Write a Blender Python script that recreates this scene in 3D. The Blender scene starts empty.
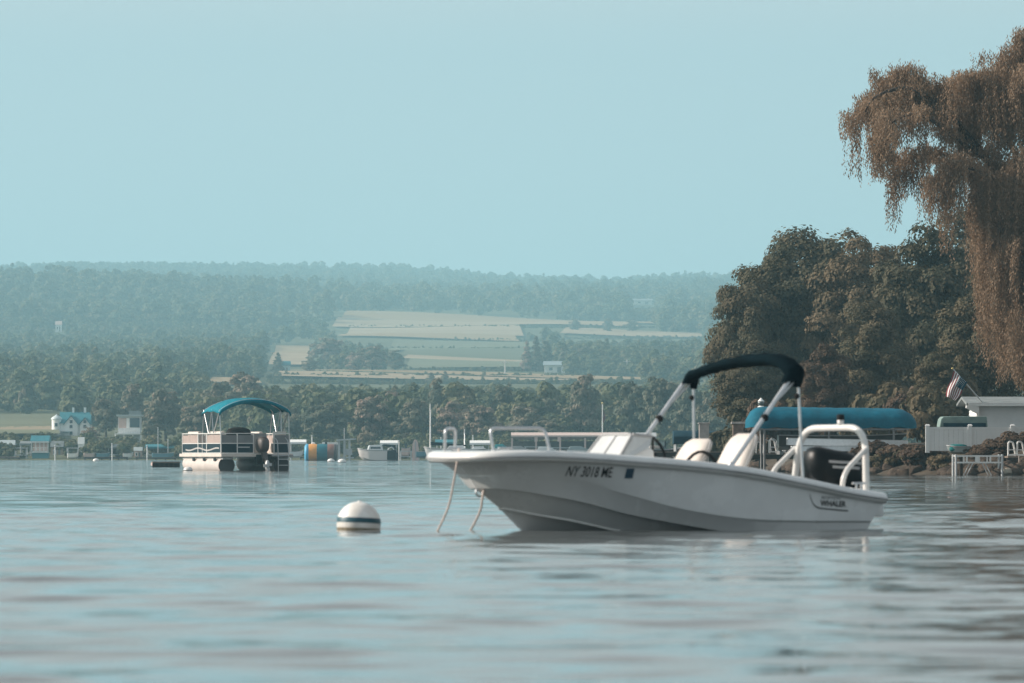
import bpy, bmesh, math, random
import numpy as np
from math import radians as R, sin, cos, pi, sqrt
from mathutils import Vector, Matrix

sc = bpy.context.scene
COL = sc.collection

# ------------------------------------------------------------------ camera
F, EYE, HZ = 5689.0, 0.66, 454.5          # focal length in pixels, eye height, horizon row
cam_d = bpy.data.cameras.new('camera')
cam = bpy.data.objects.new('camera', cam_d)
COL.objects.link(cam)
cam.location = (0, 0, EYE)
cam.rotation_euler = (R(90), 0, 0)
cam_d.sensor_width = 36.0
cam_d.lens = F / 1024 * 36.0
cam_d.shift_y = (HZ - 341.5) / 1024
cam_d.clip_start = 0.5
cam_d.clip_end = 20000
cam_d.dof.use_dof = True
cam_d.dof.focus_distance = 235.0
cam_d.dof.aperture_fstop = 7.1
sc.camera = cam

# ------------------------------------------------------------------ light
SUN_EL, SUN_AZ = R(27), R(-83)            # azimuth from +Y towards +X: the sun stands to the left
w = bpy.data.worlds.new('World'); sc.world = w; w.use_nodes = True
nt = w.node_tree; nt.nodes.clear()
sky = nt.nodes.new('ShaderNodeTexSky'); sky.sky_type = 'NISHITA'; sky.sun_disc = False
sky.sun_elevation = SUN_EL; sky.sun_rotation = SUN_AZ
sky.air_density = 1.0; sky.dust_density = 2.5; sky.ozone_density = 2.0
tint = nt.nodes.new('ShaderNodeMix'); tint.data_type = 'RGBA'; tint.blend_type = 'MULTIPLY'
tint.inputs[0].default_value = 1.0; tint.inputs[7].default_value = (0.84, 1.0, 0.92, 1)
veil = nt.nodes.new('ShaderNodeMix'); veil.data_type = 'RGBA'
vc = nt.nodes.new('ShaderNodeValToRGB')       # teal near the skyline; neutral white above the view added to grey the water
vc.color_ramp.elements[0].position = 0.072; vc.color_ramp.elements[0].color = (0.575, 0.745, 0.815, 1)
vc.color_ramp.elements[1].position = 0.105; vc.color_ramp.elements[1].color = (0.84, 0.835, 0.825, 1)
e_ = vc.color_ramp.elements.new(0.0); e_.color = (0.62, 0.775, 0.83, 1)
vs_ = nt.nodes.new('ShaderNodeMix'); vs_.data_type = 'RGBA'; vs_.blend_type = 'MULTIPLY'; vs_.clamp_result = False; vs_.inputs[0].default_value = 1.0; vs_.inputs[7].default_value = (8, 8, 8, 1)
tcw = nt.nodes.new('ShaderNodeTexCoord'); sep = nt.nodes.new('ShaderNodeSeparateXYZ'); vr = nt.nodes.new('ShaderNodeMapRange')   # the haze veil thins out towards the zenith
vr.inputs[1].default_value = 0.0; vr.inputs[2].default_value = 0.65; vr.inputs[3].default_value = 0.92; vr.inputs[4].default_value = 0.42
nt.links.new(tcw.outputs['Generated'], sep.inputs[0]); nt.links.new(sep.outputs[2], vr.inputs[0]); nt.links.new(vr.outputs[0], veil.inputs[0]); nt.links.new(sep.outputs[2], vc.inputs[0]); nt.links.new(vc.outputs[0], vs_.inputs[6]); nt.links.new(vs_.outputs[2], veil.inputs[7])
bg = nt.nodes.new('ShaderNodeBackground'); bg.inputs[1].default_value = 0.09
out = nt.nodes.new('ShaderNodeOutputWorld')
nt.links.new(sky.outputs[0], tint.inputs[6]); nt.links.new(tint.outputs[2], veil.inputs[6])
nt.links.new(veil.outputs[2], bg.inputs[0]); nt.links.new(bg.outputs[0], out.inputs[0])
sun_d = bpy.data.lights.new('sun', 'SUN'); sun_d.energy = 4.8; sun_d.angle = R(0.6); sun_d.color = (1.0, 0.89, 0.79)
sun = bpy.data.objects.new('sun', sun_d); COL.objects.link(sun)
sun.location = (-100, 20, 80)
sd = Vector((sin(SUN_AZ) * cos(SUN_EL), cos(SUN_AZ) * cos(SUN_EL), sin(SUN_EL)))
sun.rotation_euler = sd.to_track_quat('Z', 'Y').to_euler()
sc.view_settings.view_transform = 'Standard'
sc.view_settings.look = 'None'
sc.view_settings.exposure = 0.33
sc.view_settings.gamma = 1.0
sc.cycles.max_bounces = 8
sc.cycles.volume_bounces = 1
sc.cycles.transparent_max_bounces = 8
sc.cycles.use_denoising = True
sc.cycles.caustics_reflective = False
sc.cycles.caustics_refractive = False
sc.cycles.sample_clamp_indirect = 4.0

# ------------------------------------------------------------------ helpers
def wx(px, d): return (px - 512) * d / F
def wz(py, d): return EYE - (py - HZ) * d / F

def link(o, parent=None):
    COL.objects.link(o)
    if parent is not None: o.parent = parent
    return o

def tag(o, label=None, cat=None, group=None, kind=None):
    if label: o['label'] = label
    if cat: o['category'] = cat
    if group: o['group'] = group
    if kind: o['kind'] = kind
    return o

def thing(name, label, cat, loc=(0, 0, 0), rz=0.0, group=None):
    o = bpy.data.objects.new(name, None); link(o)
    o.empty_display_size = 0.2
    o.location = loc; o.rotation_euler = (0, 0, rz)
    return tag(o, label, cat, group)

def copy_tree(o, loc=None, rz=None, label=None, scale=None, group=None):
    def cp(a, par):
        b = a.copy(); COL.objects.link(b); b.parent = par
        for ch in [c for c in a.children]: cp(ch, b)
        return b
    r = cp(o, None)
    if loc is not None: r.location = loc
    if rz is not None: r.rotation_euler = (0, 0, rz)
    if scale is not None: r.scale = scale if hasattr(scale, '__len__') else (scale,) * 3
    if label: r['label'] = label
    if group: r['group'] = group
    return r

class MB:
    """collects shapes; build() links them as one mesh object"""
    def __init__(s): s.v = []; s.f = []
    def add(s, vs, fs):
        n = len(s.v); s.v += [tuple(p) for p in vs]; s.f += [tuple(i + n for i in f) for f in fs]; return s
    def box(s, c, d, rz=0.0, ry=0.0, taper=1.0):
        M = Matrix.Translation(Vector(c)) @ Matrix.Rotation(rz, 4, 'Z') @ Matrix.Rotation(ry, 4, 'Y')
        x, y, z = d[0] / 2, d[1] / 2, d[2] / 2; t = taper
        P = [(-x, -y, -z), (x, -y, -z), (x, y, -z), (-x, y, -z), (-x * t, -y * t, z), (x * t, -y * t, z), (x * t, y * t, z), (-x * t, y * t, z)]
        return s.add([M @ Vector(p) for p in P], [(3, 2, 1, 0), (4, 5, 6, 7), (0, 1, 5, 4), (1, 2, 6, 5), (2, 3, 7, 6), (3, 0, 4, 7)])
    def tube(s, pts, r, n=8, cap=True):
        pts = [Vector(p) for p in pts]; k = len(pts)
        rs = list(r) if hasattr(r, '__len__') else [r] * k
        ref = None; rings = []
        for i in range(k):
            t = (pts[min(i + 1, k - 1)] - pts[max(i - 1, 0)])
            t = t.normalized() if t.length > 1e-9 else Vector((0, 0, 1))
            if ref is None:
                ref = t.cross(Vector((0, 0, 1)))
                if ref.length < 1e-3: ref = t.cross(Vector((1, 0, 0)))
            ref = (ref - t * ref.dot(t)).normalized(); b = t.cross(ref)
            rings.append([pts[i] + (ref * cos(2 * pi * j / n) + b * sin(2 * pi * j / n)) * rs[i] for j in range(n)])
        vs = [p for q in rings for p in q]; fs = []
        for i in range(k - 1):
            for j in range(n):
                fs.append((i * n + j, i * n + (j + 1) % n, (i + 1) * n + (j + 1) % n, (i + 1) * n + j))
        if cap: fs += [tuple(range(n - 1, -1, -1)), tuple((k - 1) * n + j for j in range(n))]
        return s.add(vs, fs)
    def lathe(s, prof, n=24, c=(0, 0, 0)):
        vs = []; fs = []; k = len(prof)
        for (r, z) in prof:
            for j in range(n):
                a = 2 * pi * j / n; vs.append((c[0] + r * cos(a), c[1] + r * sin(a), c[2] + z))
        for i in range(k - 1):
            for j in range(n): fs.append((i * n + j, i * n + (j + 1) % n, (i + 1) * n + (j + 1) % n, (i + 1) * n + j))
        fs.append(tuple(range(n - 1, -1, -1))); fs.append(tuple((k - 1) * n + j for j in range(n)))
        return s.add(vs, fs)
    def grid(s, G, close_u=False, close_v=False, flip=False):
        a = len(G); b = len(G[0]); vs = [p for row in G for p in row]; fs = []
        for i in range(a if close_u else a - 1):
            for j in range(b if close_v else b - 1):
                q = (i * b + j, i * b + (j + 1) % b, ((i + 1) % a) * b + (j + 1) % b, ((i + 1) % a) * b + j)
                fs.append(q[::-1] if flip else q)
        return s.add(vs, fs)
    def prism(s, outline, a, b, axis='y'):
        """outline of (u,v) extruded from a to b along an axis; u,v are the other two axes in order"""
        def P(u, v, t):
            return {'x': (t, u, v), 'y': (u, t, v), 'z': (u, v, t)}[axis]
        n = len(outline)
        vs = [P(u, v, a) for u, v in outline] + [P(u, v, b) for u, v in outline]
        fs = [tuple(range(n - 1, -1, -1)), tuple(range(n, 2 * n))] + [(i, (i + 1) % n, n + (i + 1) % n, n + i) for i in range(n)]
        return s.add(vs, fs)
    def ball(s, c, r, nu=16, nv=10, sq=(1, 1, 1), p=1.0):
        prof = []
        G = []
        sg = lambda q: math.copysign(abs(q) ** p, q)
        for i in range(nv + 1):
            ph = -pi / 2 + pi * i / nv
            G.append([(c[0] + r * sq[0] * sg(cos(ph)) * sg(cos(2 * pi * j / nu)), c[1] + r * sq[1] * sg(cos(ph)) * sg(sin(2 * pi * j / nu)), c[2] + r * sq[2] * sg(sin(ph))) for j in range(nu)])
        return s.grid(G, close_v=True)
    def build(s, name, m, parent=None, smooth=None, bevel=0.0, label=None, solid=0.0):
        me = bpy.data.meshes.new(name); me.from_pydata(s.v, [], s.f)
        bm = bmesh.new(); bm.from_mesh(me)
        bmesh.ops.remove_doubles(bm, verts=bm.verts, dist=1e-5)
        bmesh.ops.recalc_face_normals(bm, faces=bm.faces)
        if bevel > 0:
            es = [e for e in bm.edges if len(e.link_faces) == 2 and e.calc_face_angle(0) > 0.6]
            bmesh.ops.bevel(bm, geom=es, offset=bevel, segments=2, affect='EDGES', profile=0.6)
        bm.to_mesh(me); bm.free()
        if smooth is not None:
            me.polygons.foreach_set('use_smooth', [True] * len(me.polygons))
            me.set_sharp_from_angle(angle=R(smooth))
        me.materials.append(m)
        o = link(bpy.data.objects.new(name, me), parent)
        if solid:
            md = o.modifiers.new('solid', 'SOLIDIFY'); md.thickness = solid; md.offset = 0
        if label: o['label'] = label
        return o

def cr(pts, n):
    """Catmull-Rom through pts, n samples"""
    P = [np.array(p, float) for p in pts]; k = len(P); out = []
    for i in range(n):
        t = i / (n - 1) * (k - 1); j = min(int(t), k - 2); u = t - j
        p1, p2 = P[j], P[j + 1]
        p0 = P[j - 1] if j > 0 else 2 * p1 - p2
        p3 = P[j + 2] if j + 2 < k else 2 * p2 - p1
        q = 0.5 * (2 * p1 + (p2 - p0) * u + (2 * p0 - 5 * p1 + 4 * p2 - p3) * u * u + (3 * p1 - p0 - 3 * p2 + p3) * u ** 3)
        out.append(tuple(q))
    return out

# ------------------------------------------------------------------ materials
MATS = {}
def mat(name, col, rough=0.5, metal=0.0, spec=None, var=0.0, scale=4.0, bump=0.0, bscale=None, coat=0.0, dirt=None, stretch=(1, 1, 1)):
    if name in MATS: return MATS[name]
    m = bpy.data.materials.new(name); m.use_nodes = True
    n = m.node_tree.nodes; l = m.node_tree.links
    p = n['Principled BSDF']
    p.inputs['Base Color'].default_value = (*col, 1); p.inputs['Roughness'].default_value = rough; p.inputs['Metallic'].default_value = metal
    if spec is None and rough >= 0.65: spec = 0.15
    if spec is not None: p.inputs['Specular IOR Level'].default_value = spec
    if coat: p.inputs['Coat Weight'].default_value = coat; p.inputs['Coat Roughness'].default_value = 0.08
    if var or bump:
        tc = n.new('ShaderNodeTexCoord'); mp = n.new('ShaderNodeMapping'); mp.inputs['Scale'].default_value = stretch
        l.new(tc.outputs['Object'], mp.inputs[0])
        nz = n.new('ShaderNodeTexNoise'); nz.inputs['Scale'].default_value = scale; nz.inputs['Detail'].default_value = 6; nz.inputs['Roughness'].default_value = 0.65
        l.new(mp.outputs[0], nz.inputs['Vector'])
        if var:
            rp = n.new('ShaderNodeValToRGB'); rp.color_ramp.elements[0].position = 0.3; rp.color_ramp.elements[1].position = 0.72
            lo = [max(0, c * (1 - var)) for c in col]; hi = [min(1, c * (1 + var)) for c in col]
            if dirt: lo = dirt
            rp.color_ramp.elements[0].color = (*lo, 1); rp.color_ramp.elements[1].color = (*hi, 1)
            l.new(nz.outputs[0], rp.inputs[0]); l.new(rp.outputs[0], p.inputs['Base Color'])
            mr = n.new('ShaderNodeMapRange'); mr.inputs[3].default_value = max(0.02, rough - 0.1); mr.inputs[4].default_value = min(1, rough + 0.12)
            l.new(nz.outputs[0], mr.inputs[0]); l.new(mr.outputs[0], p.inputs['Roughness'])
        if bump:
            nb = nz
            if bscale:
                nb = n.new('ShaderNodeTexNoise'); nb.inputs['Scale'].default_value = bscale; nb.inputs['Detail'].default_value = 4; l.new(mp.outputs[0], nb.inputs['Vector'])
            bp = n.new('ShaderNodeBump'); bp.inputs['Strength'].default_value = 0.6; bp.inputs['Distance'].default_value = bump
            l.new(nb.outputs[0], bp.inputs['Height']); l.new(bp.outputs[0], p.inputs['Normal'])
    MATS[name] = m
    return m

def leaf_mat(name, cols, trans=0.25, rough=0.75):
    """leaf colour by the per-leaf attribute 'tint'"""
    if name in MATS: return MATS[name]
    m = bpy.data.materials.new(name); m.use_nodes = True
    n = m.node_tree.nodes; l = m.node_tree.links; p = n['Principled BSDF']
    at = n.new('ShaderNodeAttribute'); at.attribute_name = 'tint'
    oi = n.new('ShaderNodeObjectInfo')
    ad = n.new('ShaderNodeMath'); ad.operation = 'MULTIPLY_ADD'; ad.inputs[1].default_value = 0.45; l.new(oi.outputs['Random'], ad.inputs[0])
    ml = n.new('ShaderNodeMath'); ml.operation = 'MULTIPLY'; ml.inputs[1].default_value = 0.6; l.new(at.outputs['Fac'], ml.inputs[0]); l.new(ml.outputs[0], ad.inputs[2])
    rp = n.new('ShaderNodeValToRGB'); el = rp.color_ramp.elements
    el[0].color = (*cols[0], 1); el[1].color = (*cols[-1], 1)
    for i, c in enumerate(cols[1:-1]):
        e = el.new((i + 1) / (len(cols) - 1)); e.color = (*c, 1)
    l.new(ad.outputs[0], rp.inputs[0]); l.new(rp.outputs[0], p.inputs['Base Color'])
    p.inputs['Roughness'].default_value = rough; p.inputs['Specular IOR Level'].default_value = 0.25
    tr = n.new('ShaderNodeBsdfTranslucent'); l.new(rp.outputs[0], tr.inputs[0])
    mx = n.new('ShaderNodeMixShader'); mx.inputs[0].default_value = trans
    l.new(p.outputs[0], mx.inputs[1]); l.new(tr.outputs[0], mx.inputs[2]); l.new(mx.outputs[0], n['Material Output'].inputs[0])
    MATS[name] = m
    return m

WHITE = mat('white_gelcoat', (0.74, 0.74, 0.725), 0.22, var=0.06, scale=3, coat=0.4)
HULL = mat('hull_gelcoat', (0.71, 0.725, 0.72), 0.25, var=0.08, scale=2.2, coat=0.35)
NAVY = mat('navy_canvas', (0.003, 0.010, 0.014), 0.9, spec=0.03, var=0.35, scale=9, bump=0.01, bscale=25)
ALU = mat('brushed_aluminium', (0.62, 0.63, 0.64), 0.35, 0.85, var=0.12, scale=14)
DARKALU = mat('weathered_aluminium', (0.20, 0.20, 0.20), 0.6, 0.3, var=0.3, scale=8)
DULLALU = mat('dull_aluminium', (0.50, 0.51, 0.51), 0.55, 0.4, var=0.2, scale=8)
TUBEW = mat('white_powder_coat', (0.72, 0.70, 0.67), 0.3, var=0.06, scale=10, coat=0.2)
VINYL = mat('cream_vinyl', (0.70, 0.63, 0.57), 0.45, var=0.1, scale=6, bump=0.004, bscale=40)
GREYVINYL = mat('grey_vinyl', (0.34, 0.34, 0.34), 0.5, var=0.12, scale=6)
BLACK = mat('black_gloss', (0.004, 0.007, 0.009), 0.4, spec=0.2, var=0.3, scale=5)
RUBBER = mat('black_rubber', (0.02, 0.02, 0.021), 0.8, var=0.3, scale=10)
ROPE = mat('white_rope', (0.62, 0.52, 0.46), 0.9, var=0.25, scale=40, bump=0.004, bscale=120)
GLASS = mat('smoked_acrylic', (0.03, 0.04, 0.045), 0.08, coat=0.5)
TEAL = mat('teal_canvas', (0.004, 0.185, 0.245), 0.75, var=0.25, scale=5, bump=0.02, bscale=9)
BLUECOVER = mat('blue_cover', (0.003, 0.10, 0.155), 0.75, var=0.25, scale=1.6, bump=0.05, bscale=3.5)
NAVYPANEL = mat('navy_panel', (0.007, 0.026, 0.038), 0.55, spec=0.2, var=0.25, scale=4)
DECKWOOD = mat('weathered_wood', (0.20, 0.16, 0.13), 0.85, var=0.35, scale=5, bump=0.01, stretch=(1, 6, 6))
DARKWOOD = mat('dark_wood', (0.05, 0.042, 0.036), 0.9, var=0.4, scale=5, bump=0.01)
BARK = mat('bark', (0.07, 0.055, 0.045), 0.95, var=0.4, scale=6, bump=0.05, stretch=(1, 1, 0.25))
INK = mat('black_lettering', (0.012, 0.013, 0.015), 0.4)
REDINK = mat('red_paint', (0.35, 0.03, 0.03), 0.5, var=0.15)
BLUESTRIPE = mat('blue_stripe', (0.003, 0.07, 0.10), 0.45, var=0.15, scale=6)
BUOYW = mat('buoy_plastic', (0.86, 0.85, 0.83), 0.4, var=0.1, scale=7, dirt=(0.6, 0.56, 0.5))
ROOFTEAL = mat('teal_roof', (0.03, 0.19, 0.23), 0.6, var=0.25, scale=3)
ROOFGREY = mat('grey_roof', (0.22, 0.24, 0.24), 0.8, var=0.25, scale=2)
WALLW = mat('white_siding', (0.86, 0.85, 0.82), 0.6, var=0.06, scale=1)
WALLP = mat('pinkish_siding', (0.62, 0.47, 0.42), 0.7, var=0.12, scale=1)
PANE = mat('window_pane', (0.03, 0.05, 0.06), 0.08, coat=0.3)

# ------------------------------------------------------------------ terrain
def ss(a, b, x): 
    t = np.clip((np.asarray(x, float) - a) / (b - a), 0, 1); return t * t * (3 - 2 * t)

PROF_D = [600, 676, 684, 700, 760, 1000, 1300, 1600, 2000, 2400, 2800, 3200, 3600, 4000, 4600, 5200, 5500, 5900, 6400, 6900]
PROF_Z = [-1, -0.9, 0.0, 0.5, 2.0, 6.0, 14.6, 21.6, 32.0, 44.8, 59.5, 75.2, 91, 107, 131, 154.7, 166.5, 165, 152, 140]
RX = np.array([-560, -490, -437, -403, -369, -331, -273, -205, -128, -60, 8, 85, 180, 420])
RZ = np.array([4.5, 5.5, 7.5, 11, 14.5, 12.5, 9.0, 8.0, 5.5, 2, -3, -5.5, -3, -6])
def far_h(x, y):
    x = np.asarray(x, float); y = np.asarray(y, float)
    z = np.interp(y, PROF_D, PROF_Z)
    z = z + np.interp(x, RX, RZ) * ss(3900, 5400, y)
    z = z + 17 * np.exp(-((x + 310) / 250) ** 2 - ((y - 3300) / 480) ** 2)
    z = z + 8 * np.exp(-((x - 500) / 300) ** 2 - ((y - 4200) / 500) ** 2)
    und = np.sin(x / 61 + y / 170) * np.cos(y / 133 - x / 210) + 0.6 * np.sin(x / 29 - y / 77)
    return z + und * 1.6 * ss(800, 2200, y)

SHX = np.array([(wx(1500, 150)), wx(1100, 172), wx(1040, 180), wx(960, 184), wx(875, 190), wx(790, 208), wx(700, 260), wx(655, 400), wx(620, 600), wx(600, 690)])
SHY = np.array([150, 172, 180, 184, 190, 208, 260, 400, 600, 690])
SEG = list(zip(SHX[:-1], SHY[:-1], SHX[1:], SHY[1:]))
def right_h(x, y):
    x = np.asarray(x, float); y = np.asarray(y, float)
    d = np.full(np.broadcast(x, y).shape, 1e9); side = np.zeros_like(d)
    for (x0, y0, x1, y1) in SEG:
        vx, vy = x1 - x0, y1 - y0; L2 = vx * vx + vy * vy
        t = np.clip(((x - x0) * vx + (y - y0) * vy) / L2, 0, 1)
        dd = np.hypot(x - x0 - t * vx, y - y0 - t * vy)
        s = np.sign(vx * (y - y0) - vy * (x - x0)) * -1
        upd = dd < d; d = np.where(upd, dd, d); side = np.where(upd, s, side)
    s = d * side
    z = np.where(s < 0, np.maximum(-1, s * 0.4), 1.05 * ss(-0.4, 3.2, s) + np.minimum(np.maximum(s - 3, 0) * 0.022, 2.0))
    return z
def ground(x, y):
    return max(float(far_h(x, y)), float(right_h(x, y)) if y < 700 else -9)

def np_grid(name, xs, ys, hf, m):
    X, Y = np.meshgrid(xs, ys); Z = hf(X, Y)
    V = np.stack([X, Y, Z], -1).reshape(-1, 3).astype(np.float32)
    a, b = len(ys), len(xs)
    i = np.arange(a - 1)[:, None] * b + np.arange(b - 1)[None]
    Q = np.stack([i, i + 1, i + b + 1, i + b], -1).reshape(-1, 4).astype(np.int32)
    return np_mesh(name, V, Q, m)

def np_mesh(name, V, Q, m, attr=None, smooth=True, parent=None, linked=True):
    me = bpy.data.meshes.new(name); n = Q.shape[1]
    me.vertices.add(len(V)); me.vertices.foreach_set('co', V.astype(np.float32).ravel())
    me.loops.add(Q.size); me.loops.foreach_set('vertex_index', Q.astype(np.int32).ravel())
    me.polygons.add(len(Q)); me.polygons.foreach_set('loop_start', np.arange(0, Q.size, n, dtype=np.int32))
    me.polygons.foreach_set('use_smooth', np.full(len(Q), smooth))
    if attr is not None:
        at = me.attributes.new('tint', 'FLOAT', 'FACE'); at.data.foreach_set('value', attr.astype(np.float32))
    me.update(calc_edges=True)
    me.materials.append(m)
    o = bpy.data.objects.new(name, me)
    if linked: link(o, parent)
    return o

GRASSLAND = mat('hill_grass', (0.105, 0.105, 0.055), 0.95, var=0.35, scale=0.02)
SHOREMAT = mat('shore_earth', (0.075, 0.06, 0.045), 0.95, var=0.45, scale=0.6, bump=0.08, bscale=3)
xs = np.concatenate([np.arange(-1700, -760, 40.), np.arange(-760, 480, 12.), np.arange(480, 1700, 40.)])
ys = np.concatenate([np.arange(640, 720, 4.), np.arange(720, 3600, 24.), np.arange(3600, 6900, 50.)])
hills = tag(np_grid('hills', xs, ys, far_h, GRASSLAND), kind='structure')
ground_right = tag(np_grid('shore_ground', np.concatenate([np.arange(6, 60, .8), np.arange(60, 260, 6.)]), np.concatenate([np.arange(155, 300, 1.), np.arange(300, 690, 8.)]), right_h, SHOREMAT), kind='structure')

# ------------------------------------------------------------------ water: one sheet, real waves where they can be seen
def water_sheet():
    rng = np.random.default_rng(5)
    pos = [0.0]; step = 0.075
    while pos[-1] < 1700:
        if pos[-1] > 9: step *= 1.12
        pos.append(pos[-1] + step)
    px = np.array(pos); xs = np.concatenate([-px[:0:-1], px])
    ys = [-40, -20, -5, 4, 8.]; 
    while ys[-1] < 700:
        y = ys[-1]; ys.append(y + (0.065 if y < 62 else 0.065 * (1.02 ** min(len(ys) - 835, 400)) if y < 300 else 12))
    ys = np.array(ys)
    X, Y = np.meshgrid(xs, ys)
    sx = np.gradient(xs)[None, :]; sy = np.gradient(ys)[:, None]
    Z = np.zeros_like(X); kept = np.zeros_like(X); total = 0.0
    for i in range(110):
        lam = 0.27 * (3.8 / 0.27) ** rng.random()
        a = rng.normal(R(84), R(28)); kx, ky = 2 * pi / lam * cos(a), 2 * pi / lam * sin(a)
        amp = 0.00098 * lam ** 0.62
        damp = np.clip(lam / (3.2 * np.maximum(sx, sy)) - 0.4, 0, 1)
        e = (amp * 2 * pi / lam) ** 2; total += e; kept = kept + e * damp ** 2
        Z += amp * damp * np.sin(kx * X + ky * Y + rng.random() * 6.28)
    # lulls and ruffled patches
    patch = 0.55 + 0.45 * np.sin(X / 5.3 + 1.3 * np.sin(Y / 17)) * np.sin(Y / 9.1 + 0.8 * np.sin(X / 7.7)) 
    Z *= 0.75 + 0.35 * patch
    V = np.stack([X, Y, Z], -1).reshape(-1, 3)
    a, b = X.shape
    i = np.arange(a - 1)[:, None] * b + np.arange(b - 1)[None]
    Q = np.stack([i, i + 1, i + b + 1, i + b], -1).reshape(-1, 4)
    lost = np.sqrt(np.clip(1 - kept / total, 0, 1)).reshape(-1)
    m = bpy.data.materials.new('lake_water'); m.use_nodes = True
    n = m.node_tree.nodes; l = m.node_tree.links; p = n['Principled BSDF']
    p.inputs['Base Color'].default_value = (0.068, 0.074, 0.073, 1); p.inputs['Roughness'].default_value = 0.06; p.inputs['IOR'].default_value = 1.333
    tc = n.new('ShaderNodeTexCoord')
    mp = n.new('ShaderNodeMapping'); mp.inputs['Scale'].default_value = (0.8, 1.25, 1); l.new(tc.outputs['Object'], mp.inputs[0])
    prev = None
    for s, dist, det in ((1.1, 0.011, 3), (3.6, 0.0042, 4), (0.28, 0.022, 2)):
        z = n.new('ShaderNodeTexNoise'); z.inputs['Scale'].default_value = s; z.inputs['Detail'].default_value = det; l.new(mp.outputs[0], z.inputs['Vector'])
        b = n.new('ShaderNodeBump'); b.inputs['Strength'].default_value = 1.0; b.inputs['Distance'].default_value = dist; l.new(z.outputs[0], b.inputs['Height'])
        if prev: l.new(prev.outputs[0], b.inputs['Normal'])
        prev = b
    # where the sheet is too coarse to carry the waves they tilt the normal instead, more in the ruffled streaks
    at = n.new('ShaderNodeAttribute'); at.attribute_name = 'lost_waves'
    z = n.new('ShaderNodeTexNoise'); z.inputs['Scale'].default_value = 1.3; z.inputs['Detail'].default_value = 3; l.new(mp.outputs[0], z.inputs['Vector'])
    mpr = n.new('ShaderNodeMapping'); mpr.inputs['Scale'].default_value = (0.07, 0.05, 1); l.new(tc.outputs['Object'], mpr.inputs[0])
    zr = n.new('ShaderNodeTexNoise'); zr.inputs['Scale'].default_value = 1.0; zr.inputs['Detail'].default_value = 5; l.new(mpr.outputs[0], zr.inputs['Vector'])
    kr = n.new('ShaderNodeMapRange'); kr.inputs[1].default_value = 0.35; kr.inputs[2].default_value = 0.68; kr.inputs[3].default_value = 0.20; kr.inputs[4].default_value = 0.70; l.new(zr.outputs[0], kr.inputs[0])
    mu = n.new('ShaderNodeMath'); mu.operation = 'MULTIPLY'; l.new(kr.outputs[0], mu.inputs[0]); l.new(at.outputs['Fac'], mu.inputs[1])
    sb = n.new('ShaderNodeVectorMath'); sb.operation = 'SUBTRACT'; l.new(z.outputs['Color'], sb.inputs[0]); sb.inputs[1].default_value = (0.5, 0.5, 0.5)
    ml = n.new('ShaderNodeVectorMath'); ml.operation = 'MULTIPLY'; l.new(sb.outputs[0], ml.inputs[0]); ml.inputs[1].default_value = (0.6, 1.0, 0.0)
    sc2 = n.new('ShaderNodeVectorMath'); sc2.operation = 'SCALE'; l.new(ml.outputs[0], sc2.inputs[0]); l.new(mu.outputs[0], sc2.inputs['Scale'])
    ad = n.new('ShaderNodeVectorMath'); ad.operation = 'ADD'; l.new(prev.outputs[0], ad.inputs[0]); l.new(sc2.outputs[0], ad.inputs[1])
    nm = n.new('ShaderNodeVectorMath'); nm.operation = 'NORMALIZE'; l.new(ad.outputs[0], nm.inputs[0]); prev = nm
    l.new(prev.outputs[0], p.inputs['Normal'])
    # wind-ruffled cat's paws are rougher
    mp2 = n.new('ShaderNodeMapping'); mp2.inputs['Scale'].default_value = (0.05, 0.022, 1); l.new(tc.outputs['Object'], mp2.inputs[0])
    z = n.new('ShaderNodeTexNoise'); z.inputs['Scale'].default_value = 1.0; z.inputs['Detail'].default_value = 4; l.new(mp2.outputs[0], z.inputs['Vector'])
    mr = n.new('ShaderNodeMapRange'); mr.inputs[1].default_value = 0.35; mr.inputs[2].default_value = 0.7; mr.inputs[3].default_value = 0.03; mr.inputs[4].default_value = 0.09
    l.new(z.outputs[0], mr.inputs[0]); l.new(mr.outputs[0], p.inputs['Roughness'])
    o = np_mesh('water', V, Q, m)
    a = o.data.attributes.new('lost_waves', 'FLOAT', 'POINT'); a.data.foreach_set('value', lost.astype(np.float32))
    return tag(o, kind='structure')
water_sheet()

# ------------------------------------------------------------------ haze
def haze_box():
    mb = MB(); mb.box((0, 3400, 98), (3600, 7040, 200))
    m = bpy.data.materials.new('haze_air'); m.use_nodes = True
    n = m.node_tree.nodes; n.clear(); o = n.new('ShaderNodeOutputMaterial'); v = n.new('ShaderNodeVolumePrincipled')
    v.inputs['Color'].default_value = (0.49, 0.86, 1.0, 1); v.inputs['Density'].default_value = HAZE; v.inputs['Anisotropy'].default_value = 0.15
    m.node_tree.links.new(v.outputs[0], o.inputs['Volume'])
    tag(mb.build('haze', m), 'thin teal morning haze hanging over the lake and the hills', 'haze', kind='stuff')
HAZE = 0.00025
haze_box()

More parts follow.
